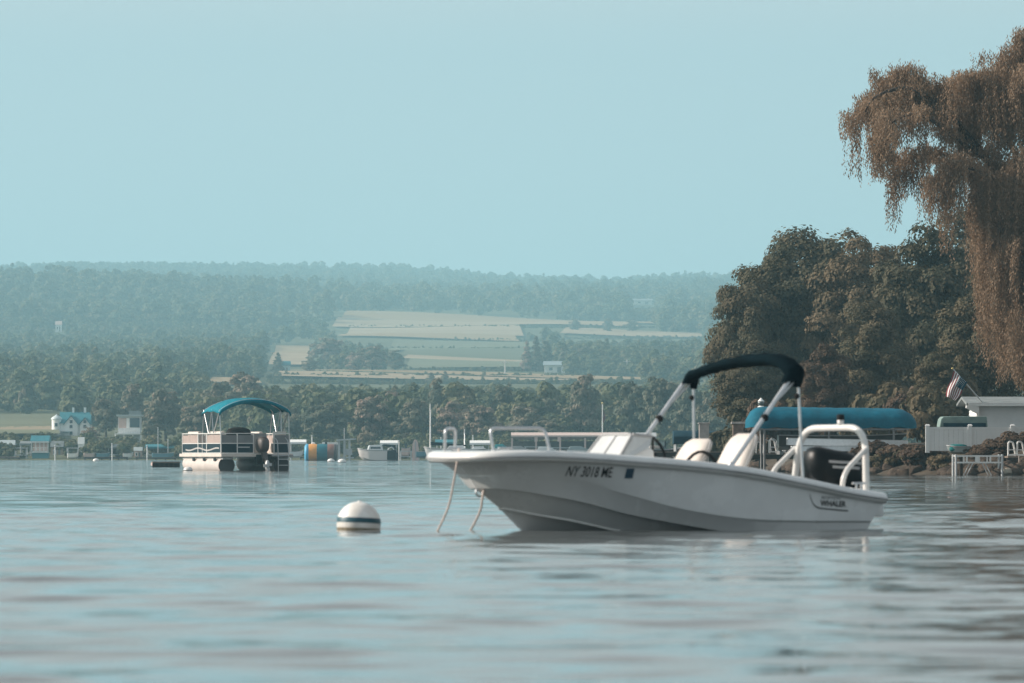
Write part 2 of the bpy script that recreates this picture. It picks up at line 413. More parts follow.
# ------------------------------------------------------------------ fields on the far hillside
def at_ground(px, py):
    """the hillside point seen at a pixel of the photograph"""
    d = 684.0
    while d < 6800:
        z = float(far_h(wx(px, d), d)); pyd = HZ - (z - EYE) * F / d
        if pyd <= py: break
        d += 8
    return d
VIEWS = []
FIELDS = []          # (x0,x1,d0,d1) with slanted edges, world space
def field(pxl, pxr, pyt, pyb, col, name):
    d0, d1 = at_ground((pxl + pxr) / 2, pyb), at_ground((pxl + pxr) / 2, pyt)
    xl0, xr0, xl1, xr1 = wx(pxl, d0), wx(pxr, d0), wx(pxl + 6, d1), wx(pxr - 5, d1)
    FIELDS.append((d0, d1, xl0, xr0, xl1, xr1)); VIEWS.append((pxl - 4, pxr + 4, pyb, d0))
    nu, nv = max(8, int((xr0 - xl0) / 10)), max(5, int((d1 - d0) / 14))
    G = []
    for i in range(nv + 1):
        t = i / nv; d = d0 + (d1 - d0) * t; row = []
        for j in range(nu + 1):
            s = j / nu; x = (xl0 + (xl1 - xl0) * t) * (1 - s) + (xr0 + (xr1 - xr0) * t) * s
            row.append((x, d, float(far_h(x, d)) + 0.9))
        G.append(row)
    mb = MB().grid(G)
    m = mat('field_' + name, col, 0.95, var=0.22, scale=0.05, stretch=(0.12, 1, 1))
    tag(mb.build('field', m, smooth=60), kind='structure')
TAN = (0.32, 0.225, 0.125); PALE = (0.36, 0.27, 0.175); GRN = (0.155, 0.155, 0.092); OLV = (0.125, 0.125, 0.07)
field(342, 655, 318.5, 323.5, TAN, 'tan'); field(332, 640, 323.5, 327, PALE, 'pale')
field(344, 524, 329, 335, PALE, 'pale'); field(338, 520, 335, 340, TAN, 'tan')
field(388, 540, 343, 350, GRN, 'green'); field(400, 528, 350, 360, OLV, 'olive')
field(402, 548, 360.5, 363, PALE, 'pale'); field(404, 548, 363, 370, GRN, 'green'); field(268, 645, 374, 377.5, TAN, 'tan'); field(274, 640, 379, 383, PALE, 'pale')
field(270, 314, 348, 355, TAN, 'tan'); field(268, 312, 355, 367, PALE, 'pale')
field(560, 705, 332.5, 338, PALE, 'pale'); field(-60, 60, 419, 440, GRN, 'green'); field(-40, 64, 432, 436, PALE, 'pale')
field(207, 262, 381, 386, TAN, 'tan')

def in_field(x, y, pad=3.0):
    for (d0, d1, a0, b0, a1, b1) in FIELDS:
        if d0 - 8 < y < d1 + 10:
            t = (y - d0) / (d1 - d0)
            if a0 + (a1 - a0) * t - pad < x < b0 + (b1 - b0) * t + pad: return True
    return False

for (pl, pr, pb, d) in ((626, 662, 304.5, at_ground(643, 304.5)), (50, 66, 332, at_ground(58, 332)), (543, 568, 373, at_ground(555, 373)), (279, 292, 374, at_ground(285, 374)), (686, 694, 305, at_ground(690, 305))):
    VIEWS.append((pl, pr, pb, d)); FIELDS.append((d - 15, d + 25, wx(pl, d), wx(pr, d), wx(pl, d), wx(pr, d)))
# ------------------------------------------------------------------ trees
def crown_mesh(name, seed, m, h, rad, n_lobes, leaves, leaf, kind='round', base=0.18, lobe=(0.20, 0.20)):
    """a crown of many small leaf faces gathered in clumps; z=0 at the tree's foot"""
    g = np.random.default_rng(seed)
    lob = []
    for i in range(n_lobes):
        if kind == 'cone':
            t = g.random() ** 0.8; z = h * (base + (1 - base) * t); rr = rad * (1 - t) ** 0.85 * (0.55 + 0.5 * g.random()); a = g.random() * 6.283
            lob.append((rr * cos(a) * .75, rr * sin(a) * .75, z, rad * (0.16 + 0.30 * (1 - t))))
        else:
            while True:
                p = g.uniform(-1, 1, 3)
                if 0.25 < np.linalg.norm(p) < 1: break
            p = p / np.linalg.norm(p) * (0.52 + 0.36 * g.random())
            zz = h * (base + (1 - base) * (p[2] * 0.5 + 0.5)); wid = 1.0 if kind == 'round' else 0.72
            # broad in the middle, fuller below than a ball
            sq = 1.0 + 0.22 * (p[2] < 0)
            lob.append((p[0] * rad * wid * sq, p[1] * rad * wid * sq, zz, rad * (lobe[0] + lobe[1] * g.random())))
    if kind != 'cone':
        for i in range(n_lobes // 4):                 # a filled heart, so the sky does not show through
            p = g.normal(size=3); p = p / np.linalg.norm(p) * 0.5 * g.random() ** .4
            lob.append((p[0] * rad, p[1] * rad, h * (base + (1 - base) * (p[2] * .5 + .5)), rad * (.26 + .14 * g.random())))
    lob = np.array(lob); wts = lob[:, 3] ** 2; idx = g.choice(len(lob), leaves, p=wts / wts.sum())
    nrm = g.normal(size=(leaves, 3)); nrm /= np.linalg.norm(nrm, axis=1)[:, None]
    nrm[:, 2] = np.where(nrm[:, 2] < -0.35, -nrm[:, 2] * .6, nrm[:, 2])
    rr = (0.76 + 0.28 * g.random(leaves) ** 0.6) * (1 + 0.18 * np.sin(nrm[:, 0] * 7 + idx) * np.sin(nrm[:, 1] * 6 + idx * 2))
    C = lob[idx, :3] + nrm * (lob[idx, 3] * rr)[:, None] * np.array([1, 1, 0.78 if kind != 'cone' else .6])
    cen = np.array([0, 0, h * (base + (1 - base) * .45)]); rad_d = C - cen; rad_d /= np.linalg.norm(rad_d, axis=1)[:, None] + 1e-6
    N = nrm * 0.85 + rad_d * 0.35 + g.normal(size=(leaves, 3)) * 0.26; N[:, 2] += 0.12; N /= np.linalg.norm(N, axis=1)[:, None]
    U = np.cross(N, g.normal(size=(leaves, 3))); U /= np.linalg.norm(U, axis=1)[:, None]; W = np.cross(N, U)
    s = leaf * (0.6 + 0.8 * g.random(leaves))[:, None]
    P = np.stack([C - U * s, C - W * s * 0.75 + N * s * .12, C + U * s, C + W * s * 0.75 + N * s * .12], 1).reshape(-1, 3)
    Q = np.arange(leaves * 4).reshape(-1, 4)
    lt = g.random(len(lob)); tint = np.clip(0.55 * lt[idx] + 0.45 * g.random(leaves), 0, 1)
    return np_mesh(name, P, Q, m, attr=tint, smooth=False, linked=False)

def trunk_mb(h, r, seed, rad, base=0.3, limbs=7):
    g = random.Random(seed); mb = MB()
    pts = [(0, 0, -0.3)]; x = y = 0
    for i in range(1, 7):
        x += g.uniform(-.12, .12) * r * 2; y += g.uniform(-.12, .12) * r * 2; pts.append((x, y, h * 0.75 * i / 6))
    mb.tube(pts, [r * 1.35] + [r * (1 - 0.12 * i) for i in range(1, 7)], 9)
    for i in range(limbs):
        j = g.uniform(0.35, 0.9) * 6; k = min(int(j), 5); p = Vector(pts[k]).lerp(Vector(pts[k + 1]), j - k)
        a = i * 2.4 + g.uniform(-.4, .4); L = rad * g.uniform(.40, .62)
        q = [p + Vector((cos(a) * L * t, sin(a) * L * t, L * (0.55 * t + 0.25 * t * t))) + Vector((g.uniform(-.05, .05), g.uniform(-.05, .05), 0)) * L * t for t in (0, .33, .66, 1)]
        mb.tube(q, [r * .5, r * .36, r * .24, r * .1], 6)
    return mb

FARLEAF = leaf_mat('far_leaves', [(0.0605, 0.0887, 0.0649), (0.1238, 0.133, 0.0886), (0.2063, 0.1774, 0.1239), (0.4124, 0.2772, 0.2212)])
HILLLEAF = leaf_mat('hill_leaves', [(0.0603, 0.0809, 0.0391), (0.1034, 0.1213, 0.0586), (0.1552, 0.1537, 0.0815), (0.2415, 0.194, 0.1141)])
NEARLEAF = leaf_mat('brown_green_leaves', [(0.0535, 0.0552, 0.0311), (0.0891, 0.0812, 0.0449), (0.1337, 0.1035, 0.0588), (0.2049, 0.1467, 0.0865)])
RUSTLEAF = leaf_mat('rusty_leaves', [(0.0518, 0.0313, 0.0206), (0.0821, 0.0506, 0.0318), (0.1123, 0.0736, 0.0467), (0.1382, 0.0966, 0.0654)])
PALELEAF = leaf_mat('pale_leaves', [(0.16, 0.13, 0.09), (0.22, 0.18, 0.12), (0.27, 0.22, 0.16)])
WILLOWLEAF = leaf_mat('willow_leaves', [(0.1499, 0.1027, 0.0667), (0.2397, 0.1625, 0.1038), (0.3296, 0.2241, 0.1447), (0.4195, 0.2894, 0.1856)], trans=0.3)

# the far-off woods: one mass
def woods():
    pc = bpy.data.collections.new('wood_crowns')
    protos = []
    for i, (kd, hh, rr) in enumerate((('round', 10, 4.6), ('round', 11.5, 4.4), ('round', 9, 4.8), ('tall', 12.5, 4.6), ('round', 8, 3.8), ('cone', 12.5, 2.9), ('tall', 11, 4.2))):
        o = crown_mesh('wood_crown', 100 + i, HILLLEAF, hh, rr, 26, 900, 0.62, kd, base=0.03)
        pc.objects.link(o); protos.append(o)
    g = np.random.default_rng(11); P = []; S = []; I = []; RZt = []
    y = 745.0
    while y < 5750:
        sp = 5.4 + y / 1500.0 if y < 2700 else 6.5 + y / 900.0
        half_l, half_r = -0.118 * y - 40, 0.075 * y + 40
        for x in np.arange(half_l, half_r, sp):
            xx = x + g.normal() * sp * .4; yy = y + g.normal() * sp * .4
            if in_field(xx, yy): continue
            if yy < 900 and g.random() < 0.35: continue
            if yy < 1060 and xx < wx(70, yy) : continue
            if 1250 < yy < 3300 and wx(262, yy) < xx < wx(560, yy):          # open country between the fields: hedges only
                if g.random() < 0.80: continue
            px = 512 + xx * F / yy
            if px < 190 and yy < 960: continue
            zg = float(far_h(xx, yy)); sc_ = (0.50 + 0.80 * g.random() ** 1.4) * (1.0 if yy > 2700 else 0.62)
            top = 262.0                                   # the wood stays low in front of the open fields, as it does on this slope
            for (a_, b_, pb, dd) in VIEWS:
                if yy < dd and a_ < px < b_: top = max(top, pb + 0.5 + 4 * g.random())
            if yy < 1500 and px > 250: top = max(top, 376 + 14 * g.random())
            hm = wz(top, yy) - zg
            if hm < 2.5: continue
            sc_ = min(sc_, hm / 11.0)
            if sc_ < 0.45 and g.random() < 0.3: continue
            P.append((xx, yy, zg - 0.3)); S.append(sc_); RZt.append(g.random() * 6.28)
            I.append(int(g.choice(7, p=[.2, .18, .17, .14, .14, .05, .12])))
        y += sp * 0.9
    scatter('woods', P, S, I, RZt, pc, 'hazy blue green woodland covering the hillside beyond the lake', 'woodland')
    # hedgerows and scrub at the water's edge
    P, S, I, RZt = [], [], [], []
    for (pl, pr, py) in ((342, 655, 328), (424, 540, 341.5), (350, 530, 350.3), (404, 548, 371.5), (268, 645, 378.3), (268, 645, 384.2), (560, 700, 339)):
        n = int((pr - pl) * 1.1)
        for i in range(n):
            px = pl + (pr - pl) * (i + g.random()) / n; d = at_ground(px, py) + g.normal() * 5
            x = wx(px, d); P.append((x, d, float(far_h(x, d)) - .2)); S.append(.07 + .12 * g.random() ** 2); RZt.append(g.random() * 6.28); I.append(int(g.integers(0, 5)))
    for i in range(620):
        px = g.uniform(-60, 720); d = 689 + 62 * g.random() ** 1.5; x = wx(px, d)
        if 24 < px < 64 and d < 705: continue
        P.append((x, d, ground(x, d) - .2)); S.append(.10 + .16 * g.random()); RZt.append(g.random() * 6.28); I.append(int(g.choice([0, 1, 2, 4])))
    scatter('undergrowth', P, S, I, RZt, pc, 'low scrub and hedgerows along the far shore and between the fields', 'scrub')

def scatter(name, P, S, I, RZt, pc, label, cat):
    P = np.array(P); me = bpy.data.meshes.new(name); me.vertices.add(len(P)); me.vertices.foreach_set('co', P.astype(np.float32).ravel())
    a = me.attributes.new('scl', 'FLOAT', 'POINT'); a.data.foreach_set('value', np.array(S, np.float32))
    a = me.attributes.new('idx', 'INT', 'POINT'); a.data.foreach_set('value', np.array(I, np.int32))
    a = me.attributes.new('rot', 'FLOAT_VECTOR', 'POINT'); a.data.foreach_set('vector', np.stack([0 * np.array(RZt), 0 * np.array(RZt), np.array(RZt)], 1).astype(np.float32).ravel())
    o = link(bpy.data.objects.new(name, me))
    ng = bpy.data.node_groups.new(name + '_scatter', 'GeometryNodeTree')
    ng.interface.new_socket('Geometry', in_out='INPUT', socket_type='NodeSocketGeometry'); ng.interface.new_socket('Geometry', in_out='OUTPUT', socket_type='NodeSocketGeometry')
    N = ng.nodes; L = ng.links
    gi = N.new('NodeGroupInput'); go = N.new('NodeGroupOutput'); ci = N.new('GeometryNodeCollectionInfo'); ci.inputs[0].default_value = pc; ci.inputs[1].default_value = True; ci.inputs[2].default_value = True
    ip = N.new('GeometryNodeInstanceOnPoints'); ip.inputs['Pick Instance'].default_value = True
    def na(nm, ty):
        q = N.new('GeometryNodeInputNamedAttribute'); q.data_type = ty; q.inputs[0].default_value = nm; return [s for s in q.outputs if s.enabled][0]
    L.new(gi.outputs[0], ip.inputs['Points']); L.new(ci.outputs[0], ip.inputs['Instance']); L.new(na('idx', 'INT'), ip.inputs['Instance Index'])
    L.new(na('rot', 'FLOAT_VECTOR'), ip.inputs['Rotation']); L.new(na('scl', 'FLOAT'), ip.inputs['Scale']); L.new(ip.outputs[0], go.inputs[0])
    md = o.modifiers.new('scatter', 'NODES'); md.node_group = ng
    tag(o, label, cat, kind='stuff')
    print(name, len(P))
woods()

# single trees -------------------------------------------------------
PROTO = {}
def tree_proto(key, seed, m, h, rad, lobes, leaves, leaf, kind, base, tr, lobe=(0.20, 0.20)):
    c = crown_mesh('crown', seed, m, h, rad, lobes, leaves, leaf, kind, base, lobe)
    t = trunk_mb(h, tr, seed, rad); 
    to = t.build('trunk', BARK, None, smooth=50); COL.objects.unlink(to)
    PROTO[key] = (c, to, h, rad)
def put_tree(key, x, y, h, width, label, name='tree', group=None, rz=0.0, z=None, m=None):
    c, t, h0, r0 = PROTO[key]
    if z is None: z = ground(x, y)
    r = thing(name, label, 'tree', (x, y, z - 0.05), rz, group)
    r.scale = (width / (2.3 * r0), width / (2.3 * r0), h / h0 * .97)
    for src in (c, t):
        q = src.copy(); COL.objects.link(q); q.parent = r
        if m is not None and src is c:
            q.data = src.data; q.material_slots[0].link = 'OBJECT'; q.material_slots[0].material = m
    return r

for i in range(4): tree_proto(('far', i), 200 + i, FARLEAF, 9, 3.1, 54, 6500, 0.22, 'round' if i != 3 else 'tall', 0.02, 0.22, (0.15, 0.18))
for i in range(2): tree_proto(('fir', i), 230 + i, FARLEAF, 9, 2.4, 60, 3600, 0.26, 'cone', 0.03, 0.16)
for i in range(3): tree_proto(('near', i), 260 + i, NEARLEAF, 11, 3.1, 120, 46000, 0.092, 'round', 0.06, 0.24, (0.15, 0.18))
tree_proto(('wide', 0), 275, NEARLEAF, 11, 4.7, 190, 74000, 0.10, 'round', 0.05, 0.34, (0.12, 0.15))
tree_proto(('pale', 0), 290, PALELEAF, 4, 1.8, 16, 1500, 0.2, 'round', 0.1, 0.1)

# trees along the far shore: (px, top row, width px, distance, kind, label)
FT = [
 (8, 389, 40, 1120, ('far', 0), 'broad hazy tree above the lawn at the left edge'),
 (36, 376, 26, 1120, ('fir', 0), 'dark pointed conifer at the back of the left lawn'),
 (54, 379, 20, 1150, ('fir', 1), 'slimmer dark conifer right behind the turreted house'),
 (106, 393, 30, 830, ('far', 1), 'big rounded tree between the turreted house and the pink balcony house'),
 (90, 424, 20, 770, ('far', 2), 'low dark tree in front of the turreted house, right of its gables'),
 (132, 380, 34, 860, ('far', 3), 'tall tree rising straight behind the pink balcony house'),
 (166, 384, 46, 790, ('far', 1), 'tall tan tinged tree left of the pontoon boat canopy'),
 (152, 415, 22, 745, ('far', 2), 'short dark tree right beside the pink balcony house'),
 (197, 398, 36, 760, ('far', 0), 'rounded tree behind the bow end of the pontoon boat canopy'),
 (222, 374, 44, 840, ('far', 2), 'tall hazy tree above the left half of the teal canopy'),
 (246, 366, 44, 900, ('far', 1), 'tall pale topped tree rising above the middle of the teal canopy'),
 (268, 392, 34, 760, ('far', 0), 'tree seen through the stern poles of the pontoon boat'),
 (292, 400, 30, 750, ('far', 2), 'low tree just right of the pontoon boat canopy'),
 (326, 385, 52, 735, ('far', 1), 'big warm lit tree above the striped water toy'),
 (352, 379, 38, 760, ('far', 3), 'tall tree behind the grey lift gantry'),
 (371, 388, 40, 740, ('far', 0), 'dark tree directly above the white cabin motorboat'),
 (392, 376, 38, 775, ('far', 3), 'tall dark tree up right of the white cabin motorboat'),
 (414, 383, 40, 735, ('far', 1), 'warm edged tree above the upright pink board'),
 (438, 372, 30, 800, ('far', 3), 'tall narrow crown right behind the sailboat mast'),
 (455, 383, 42, 740, ('far', 2), 'rounded tree between the two sailboat masts and the bow rails'),
 (480, 388, 40, 735, ('far', 0), 'tree behind the near bow rail of the white motorboat'),
 (503, 381, 38, 770, ('far', 3), 'tree standing above the small teal covered boat'),
 (527, 389, 42, 730, ('far', 1), 'warm lit tree over the left end of the long boathouse roof'),
 (550, 380, 36, 780, ('far', 2), 'tree over the middle of the long boathouse roof'),
 (549, 414, 40, 715, ('far', 0), 'low pale bush shaped tree right above the boathouse roof'),
 (583, 369, 44, 760, ('far', 3), 'tallest warm tree above the right half of the boathouse roof'),
 (611, 386, 34, 790, ('far', 2), 'dark tree behind the thin white flagpole'),
 (634, 375, 40, 740, ('far', 1), 'tan tinged tree right of the thin white flagpole'),
 (661, 368, 46, 730, ('far', 0), 'broad tree left of the vertical bimini strut'),
 (690, 372, 44, 720, ('far', 3), 'hazy tree seen under the black bimini top'),
 (716, 385, 40, 700, ('far', 1), 'hazy tree at the foot of the big dark oak, under the black bimini'),
]
FT = [(p, t + ((11 if i % 3 else 1) if 285 < p < 630 and p != 583 else 0), *r) for i, (p, t, *r) in enumerate(FT)]
for (px, top, wd, d, key, lab) in FT:
    x = wx(px, d); zg = ground(x, d); hh = wz(top, d) - zg
    put_tree(key, x, d, hh, wd * d / F * 1.12, lab, 'shore_tree' if key[0] == 'far' else 'conifer', 'trees along the far shore', rz=px * 1.7)
put_tree(('pale', 0), wx(21, 1060), 1060, wz(385, 1060) - ground(wx(21, 1060), 1060), 2.6, 'small pale pinkish tree at the back of the left lawn', 'shore_tree', 'trees along the far shore')
put_tree(('pale', 0), wx(367, 700), 700, 3.6, 2.4, 'small pale pinkish tree leaning beside the white cabin motorboat', 'shore_tree', 'trees along the far shore', rz=2)
# trees out in the fields
HT = [
 (328, 334, 40, 372, ('far', 0), 'lone broad tree standing in the pale field left of the green field'),
 (372, 342, 30, 373, ('far', 1), 'field tree in the middle of the clump left of the green field'),
 (356, 349, 22, 373, ('far', 2), 'lower field tree at the left end of the clump beside the green field'),
 (395, 348, 28, 373, ('far', 3), 'field tree at the right end of the clump beside the green field'),
 (278, 352, 16, 374, ('fir', 0), 'small dark tree beside the tiny teal cottage on the hill'),
 (310, 355, 18, 373, ('far', 2), 'small round tree right of the tiny teal cottage'),
 (527, 340, 16, 372, ('fir', 0), 'pointed tree at the left end of the group by the white barn'),
 (536, 335, 18, 372, ('fir', 1), 'tallest dark conifer left of the white barn on the hillside'),
 (546, 338, 18, 371, ('far', 3), 'dark tree right behind the white barn on the hillside'),
 (563, 347, 16, 371, ('fir', 0), 'small conifer just above the right end of the white barn'),
 (585, 342, 26, 374, ('far', 1), 'round tree right of the white barn at the edge of the wood'),
 (431, 372, 16, 384, ('fir', 1), 'dark little conifer left of a pair below the striped field'),
 (445, 371, 14, 384, ('fir', 0), 'dark little conifer right of a pair below the striped field'),
 (575, 317, 14, 332, ('far', 2), 'small tree on the upper tan field, left of three'),
 (608, 316, 12, 333, ('far', 0), 'small tree on the upper tan field, middle of three'),
 (632, 318, 16, 333, ('far', 1), 'small tree on the upper tan field, right of three'),
]
for (px, top, wd, foot, key, lab) in HT:
    d = at_ground(px, foot); x = wx(px, d); zg = float(far_h(x, d)); hh = wz(top, d) - zg
    put_tree(key, x, d, hh, wd * d / F * 1.1, lab, 'field_tree' if key[0] == 'far' else 'conifer', 'trees standing in the hillside fields', rz=px * 0.9, z=zg)
# big trees on the near right shore
NT = [
 (815, 222, 184, 290, ('wide', 0), 'big dark broad oak above the blue covered boat', None),
 (744, 258, 74, 272, ('near', 1), 'dark tree forming the left shoulder of the big oak', None),
 (774, 232, 112, 274, ('near', 2), 'dark rounded tree at the upper left front of the big oak', None),
 (860, 213, 112, 272, ('near', 1), 'dark rounded tree at the upper right front of the big oak', None),
 (928, 210, 118, 254, ('near', 2), 'big dark tree between the oak and the willow', None),
 (970, 200, 116, 285, ('near', 0), 'tall dark tree behind the left side of the weeping willow', None),
 (985, 262, 100, 226, ('near', 1), 'warm lit tree in front of the dark trees beside the willow curtain', None),
 (826, 336, 58, 234, ('near', 2), 'small reddish brown tree in front of the dark trees above the blue cover', RUSTLEAF),
 (872, 296, 84, 242, ('near', 0), 'mid height tree in front of the oak above the right half of the blue cover', None),
 (938, 345, 60, 222, ('near', 2), 'small round tree behind the flag left of the willow', None),
 (752, 330, 78, 258, ('near', 0), 'low dark tree above the left end of the blue covered boat', None),
]
for i, (px, top, wd, d, key, lab, m) in enumerate(NT):
    x = wx(px, d); zg = ground(x, d); hh = wz(top, d) - zg
    put_tree(key, x, d, hh * 1.02, wd * d / F * 1.1, lab, 'broadleaf_tree', 'big trees on the right shore', rz=i * 2.1, m=m)

# shrubs below the big trees and on the bank
def bush_proto(seed, m, n=5200, leaf=.07):
    return crown_mesh('shrub', seed, m, 1.3, 0.95, 22, n, leaf, 'round', 0.0)
BUSH = [bush_proto(310, NEARLEAF), bush_proto(311, RUSTLEAF), bush_proto(312, NEARLEAF)]
def put_bush(k, px, d, w_, h_, label, group='shrubs on the right shore', z=None):
    o = BUSH[k].copy(); COL.objects.link(o); x = wx(px, d)
    o.location = (x, d, (ground(x, d) if z is None else z) - 0.08); o.scale = (w_ / 1.9, w_ / 1.9, h_ / 1.3); o.rotation_euler = (0, 0, px)
    return tag(o, label, 'shrub', group)
for k, px, d, w_, h_, lab in [
 (0, 715, 245, 2.6, 1.9, 'dark shrub at the foot of the big oak, left of the blue cover'),
 (2, 745, 240, 2.4, 2.2, 'dark shrub right behind the left end of the blue cover'),
 (1, 775, 236, 2.6, 2.4, 'rusty shrub behind the lantern post and blue cover'),
 (0, 810, 236, 2.8, 2.5, 'dark shrub behind the middle of the blue cover'),
 (2, 850, 234, 2.8, 2.3, 'dark shrub behind the right half of the blue cover'),
 (0, 885, 230, 2.8, 2.6, 'dark shrub behind the right end of the blue cover'),
 (1, 915, 226, 2.8, 2.6, 'rusty shrub between the blue cover and the flag'),
 (0, 948, 222, 3.0, 2.7, 'dark shrub under the flag'),
 (2, 930, 214, 2.2, 2.0, 'dark shrub just left of the green covered hull'),
 (1, 985, 185.3, 1.5, 0.62, 'low brown shrub on the bank above the aluminium frame'),
 (1, 1001, 185.3, 1.3, 0.55, 'low brown shrub on the bank left of the white hoops'),
 (1, 972, 185.5, 0.9, 0.45, 'small brown shrub right of the teal covered dinghy'),
 (1, 905, 190.5, 1.6, 0.7, 'low brown shrub on the bank behind the outboard motor'),
 (2, 890, 191, 1.4, 0.7, 'dark low shrub on the bank just right of the stern arch'),
 (1, 925, 188.3, 1.7, .8, 'rusty low shrub on the bank below the left end of the fence'),
 (0, 945, 186.4, 1.3, .55, 'dark low shrub on the bank left of the teal covered dinghy'),
 (1, 880, 193, 1.8, 1.0, 'rusty low shrub at the left end of the rocky bank'),
 (0, 915, 190.0, 1.3, .6, 'dark low shrub on the bank in front of the rusty one'),
 (1, 1020, 185.2, 1.4, .6, 'low brown shrub behind the white hoops at the right edge'),
]: put_bush(k, px, d, w_, h_, lab)

# the weeping willow ---------------------------------------------------
def willow():
    D = 184.0; bx = wx(1062, D); zg = ground(bx, D)
    k = D / F
    t = thing('weeping_willow', 'tall brown weeping willow with hanging curtains at the right edge', 'tree', (bx, D, zg))
    g = random.Random(3); tr = MB()
    def P(px, py, dy=0.0): return Vector(((px - 1062) * k, dy, wz(py, D) - zg))
    stem = [P(1062, 470), P(1060, 400), P(1054, 320), P(1050, 240), P(1048, 180), P(1046, 120)]
    tr.tube(stem, [.62, .5, .44, .38, .3, .16], 12)
    limbs = []
    def limb(pts, r0):
        q = [Vector(p) for p in cr([tuple(p) for p in pts], 14)]
        tr.tube(q, [r0 * (1 - 0.9 * i / 13) + .012 for i in range(14)], 7); limbs.append(q)
    # the long arm to the left and its forks
    limb([P(1051, 260), P(1022, 205), P(985, 160, -.6), P(940, 110, -1), P(905, 90, -1.2), P(872, 100, -1.3), P(858, 122, -1.3)], .16)
    limb([P(985, 160, -.6), P(950, 140, -1.6), P(915, 118, -2.2), P(885, 128, -2.4), P(872, 150, -2.5)], .07)
    limb([P(960, 130, -.8), P(935, 100, .4), P(905, 84, 1.2), P(880, 92, 1.6), P(866, 112, 1.7)], .07)
    limb([P(1000, 178, -.4), P(965, 158, 1), P(935, 150, 1.8), P(912, 158, 2.2), P(898, 172, 2.3)], .07)
    limb([P(940, 112, -1), P(925, 88, -.6), P(905, 77, -.2), P(893, 84, 0)], .08)
    limb([P(1035, 220), P(1000, 190, -1.8), P(965, 172, -2.6), P(940, 178, -3), P(928, 192, -3)], .08)
    limb([P(1046, 215), P(1010, 140, .6), P(985, 92, .9), P(960, 84, 1.0), P(944, 100, 1.0)], .08)
    limb([P(1046, 200), P(1015, 120, -.8), P(990, 88, -1.2), P(968, 80, -1.3), P(952, 92, -1.3)], .08)
    limb([P(1046, 190), P(1020, 118, 1.6), P(1000, 100, 2.0), P(985, 104, 2.2), P(975, 124, 2.2)], .07)
    # the dome on top
    for (ex, ey, dy) in ((985, 45, 0), (978, 62, 1.4), (1000, 28, -.8), (1020, 24, .6), (1045, 20, -1), (1075, 30, .8), (1000, 60, -2), (1030, 40, 2), (1100, 50, -1), (1110, 70, 1.5), (978, 80, -1.4)):
        ex += 14; ey += 16
        limb([P(1048, 180), P(1040 + (ex - 1040) * .35, 110 + (ey - 60) * .3, dy * .4), P(ex + (1040 - ex) * .25, ey - 2, dy * .8), P(ex, ey + 6, dy), P(ex + (-6 if ex < 1040 else 6), ey + 22, dy * 1.1)], .13)
    # lower boughs that carry the curtain
    for (ex, ey, dy) in ((962, 172, -.4), (968, 190, -2.2), (975, 175, 1.6), (990, 170, -2.8), (1000, 180, 2.6), (1010, 165, -1), (1020, 190, -3.2), (1040, 180, 3), (1090, 170, -2), (1110, 190, 1), (1120, 200, -1.5),
                         (985, 262, -1.2), (992, 250, -3), (1000, 258, 1.8), (1015, 250, -3.6), (1035, 255, -4), (1060, 250, -3.6), (1090, 260, -2.5), (1110, 270, 0), (1000, 300, -2), (1012, 310, -3.4), (1030, 300, -4.2)):
        ex += (20 if ey < 240 else 5) if ex < 1050 else 0
        sy = min(ey + 60, 330)
        limb([P(1052, sy), P(1052 + (ex - 1052) * .45, ey + 8, dy * .5), P(ex + (1052 - ex) * .15, ey - 8, dy * .9), P(ex, ey + 4, dy), P(ex - 4 if ex < 1052 else ex + 4, ey + 18, dy)], .11)
    # strands
    V = []; T = []
    rg = np.random.default_rng(9)
    def strand(p, L, sway, tone):
        n = int(L / 0.030); x, y, z = p; dx, dy_ = sway
        tw = MBs
        for i in range(n):
            s = i / n
            cx = x + dx * (1 - (1 - s) ** 2) * .5 + rg.normal() * .04; cy = y + dy_ * (1 - (1 - s) ** 2) * .5 + rg.normal() * .04; cz = z + 0.10 * math.sin(min(s * L, 1.0) * 2.2) * 0 - s * L
            a = rg.random() * 6.283; ll = 0.095 * (0.7 + 0.6 * rg.random()); wd = ll * 0.18
            ux, uy, uz = cos(a) * .42, sin(a) * .42, -0.9
            qx, qy = -sin(a) * wd, cos(a) * wd
            V.append((cx, cy, cz)); V.append((cx + ux * ll * .5 + qx, cy + uy * ll * .5 + qy, cz + uz * ll * .5)); V.append((cx + ux * ll, cy + uy * ll, cz + uz * ll)); V.append((cx + ux * ll * .5 - qx, cy + uy * ll * .5 - qy, cz + uz * ll * .5))
            T.append(min(1, max(0, tone + rg.normal() * .18)))
    MBs = None
    for li, q in enumerate(limbs):
        arm = li < 9; dome = 9 <= li < 20
        for _ in range(27 if arm else 13):               # strands hang in bunches, one bunch to a twig
            j = (0.12 + 0.88 * g.random() ** 0.8) * 13; i = min(int(j), 12); c = q[i].lerp(q[i + 1], j - i)
            c = c + Vector((g.gauss(0, .26), g.gauss(0, .40), min(.45, abs(g.gauss(0, .26)))))
            if arm: Lc = g.uniform(.35, 1.45) * (0.75 + .5 * math.sin(li * 2 + j)) + (0.9 if g.random() < .2 else 0)
            elif dome: Lc = g.uniform(.5, 1.9)
            else: Lc = g.uniform(1.2, 4.3) if q[-1].z > wz(240, D) - zg else g.uniform(1.5, max(1.6, min(5.0, q[-1].z - 1.2)))
            sw = (g.uniform(-.25, .15), g.uniform(-.2, .2)); tone = g.random() * .7 + .15
            for _ in range(21):
                p = c + Vector((g.gauss(0, .15), g.gauss(0, .17), g.gauss(0, .08))); L = Lc * g.uniform(.45, 1.1)
                L = max(.25, min(L, p.z - (wz(404, D) - zg)))
                strand(p, L, sw, tone + g.uniform(-.12, .12))
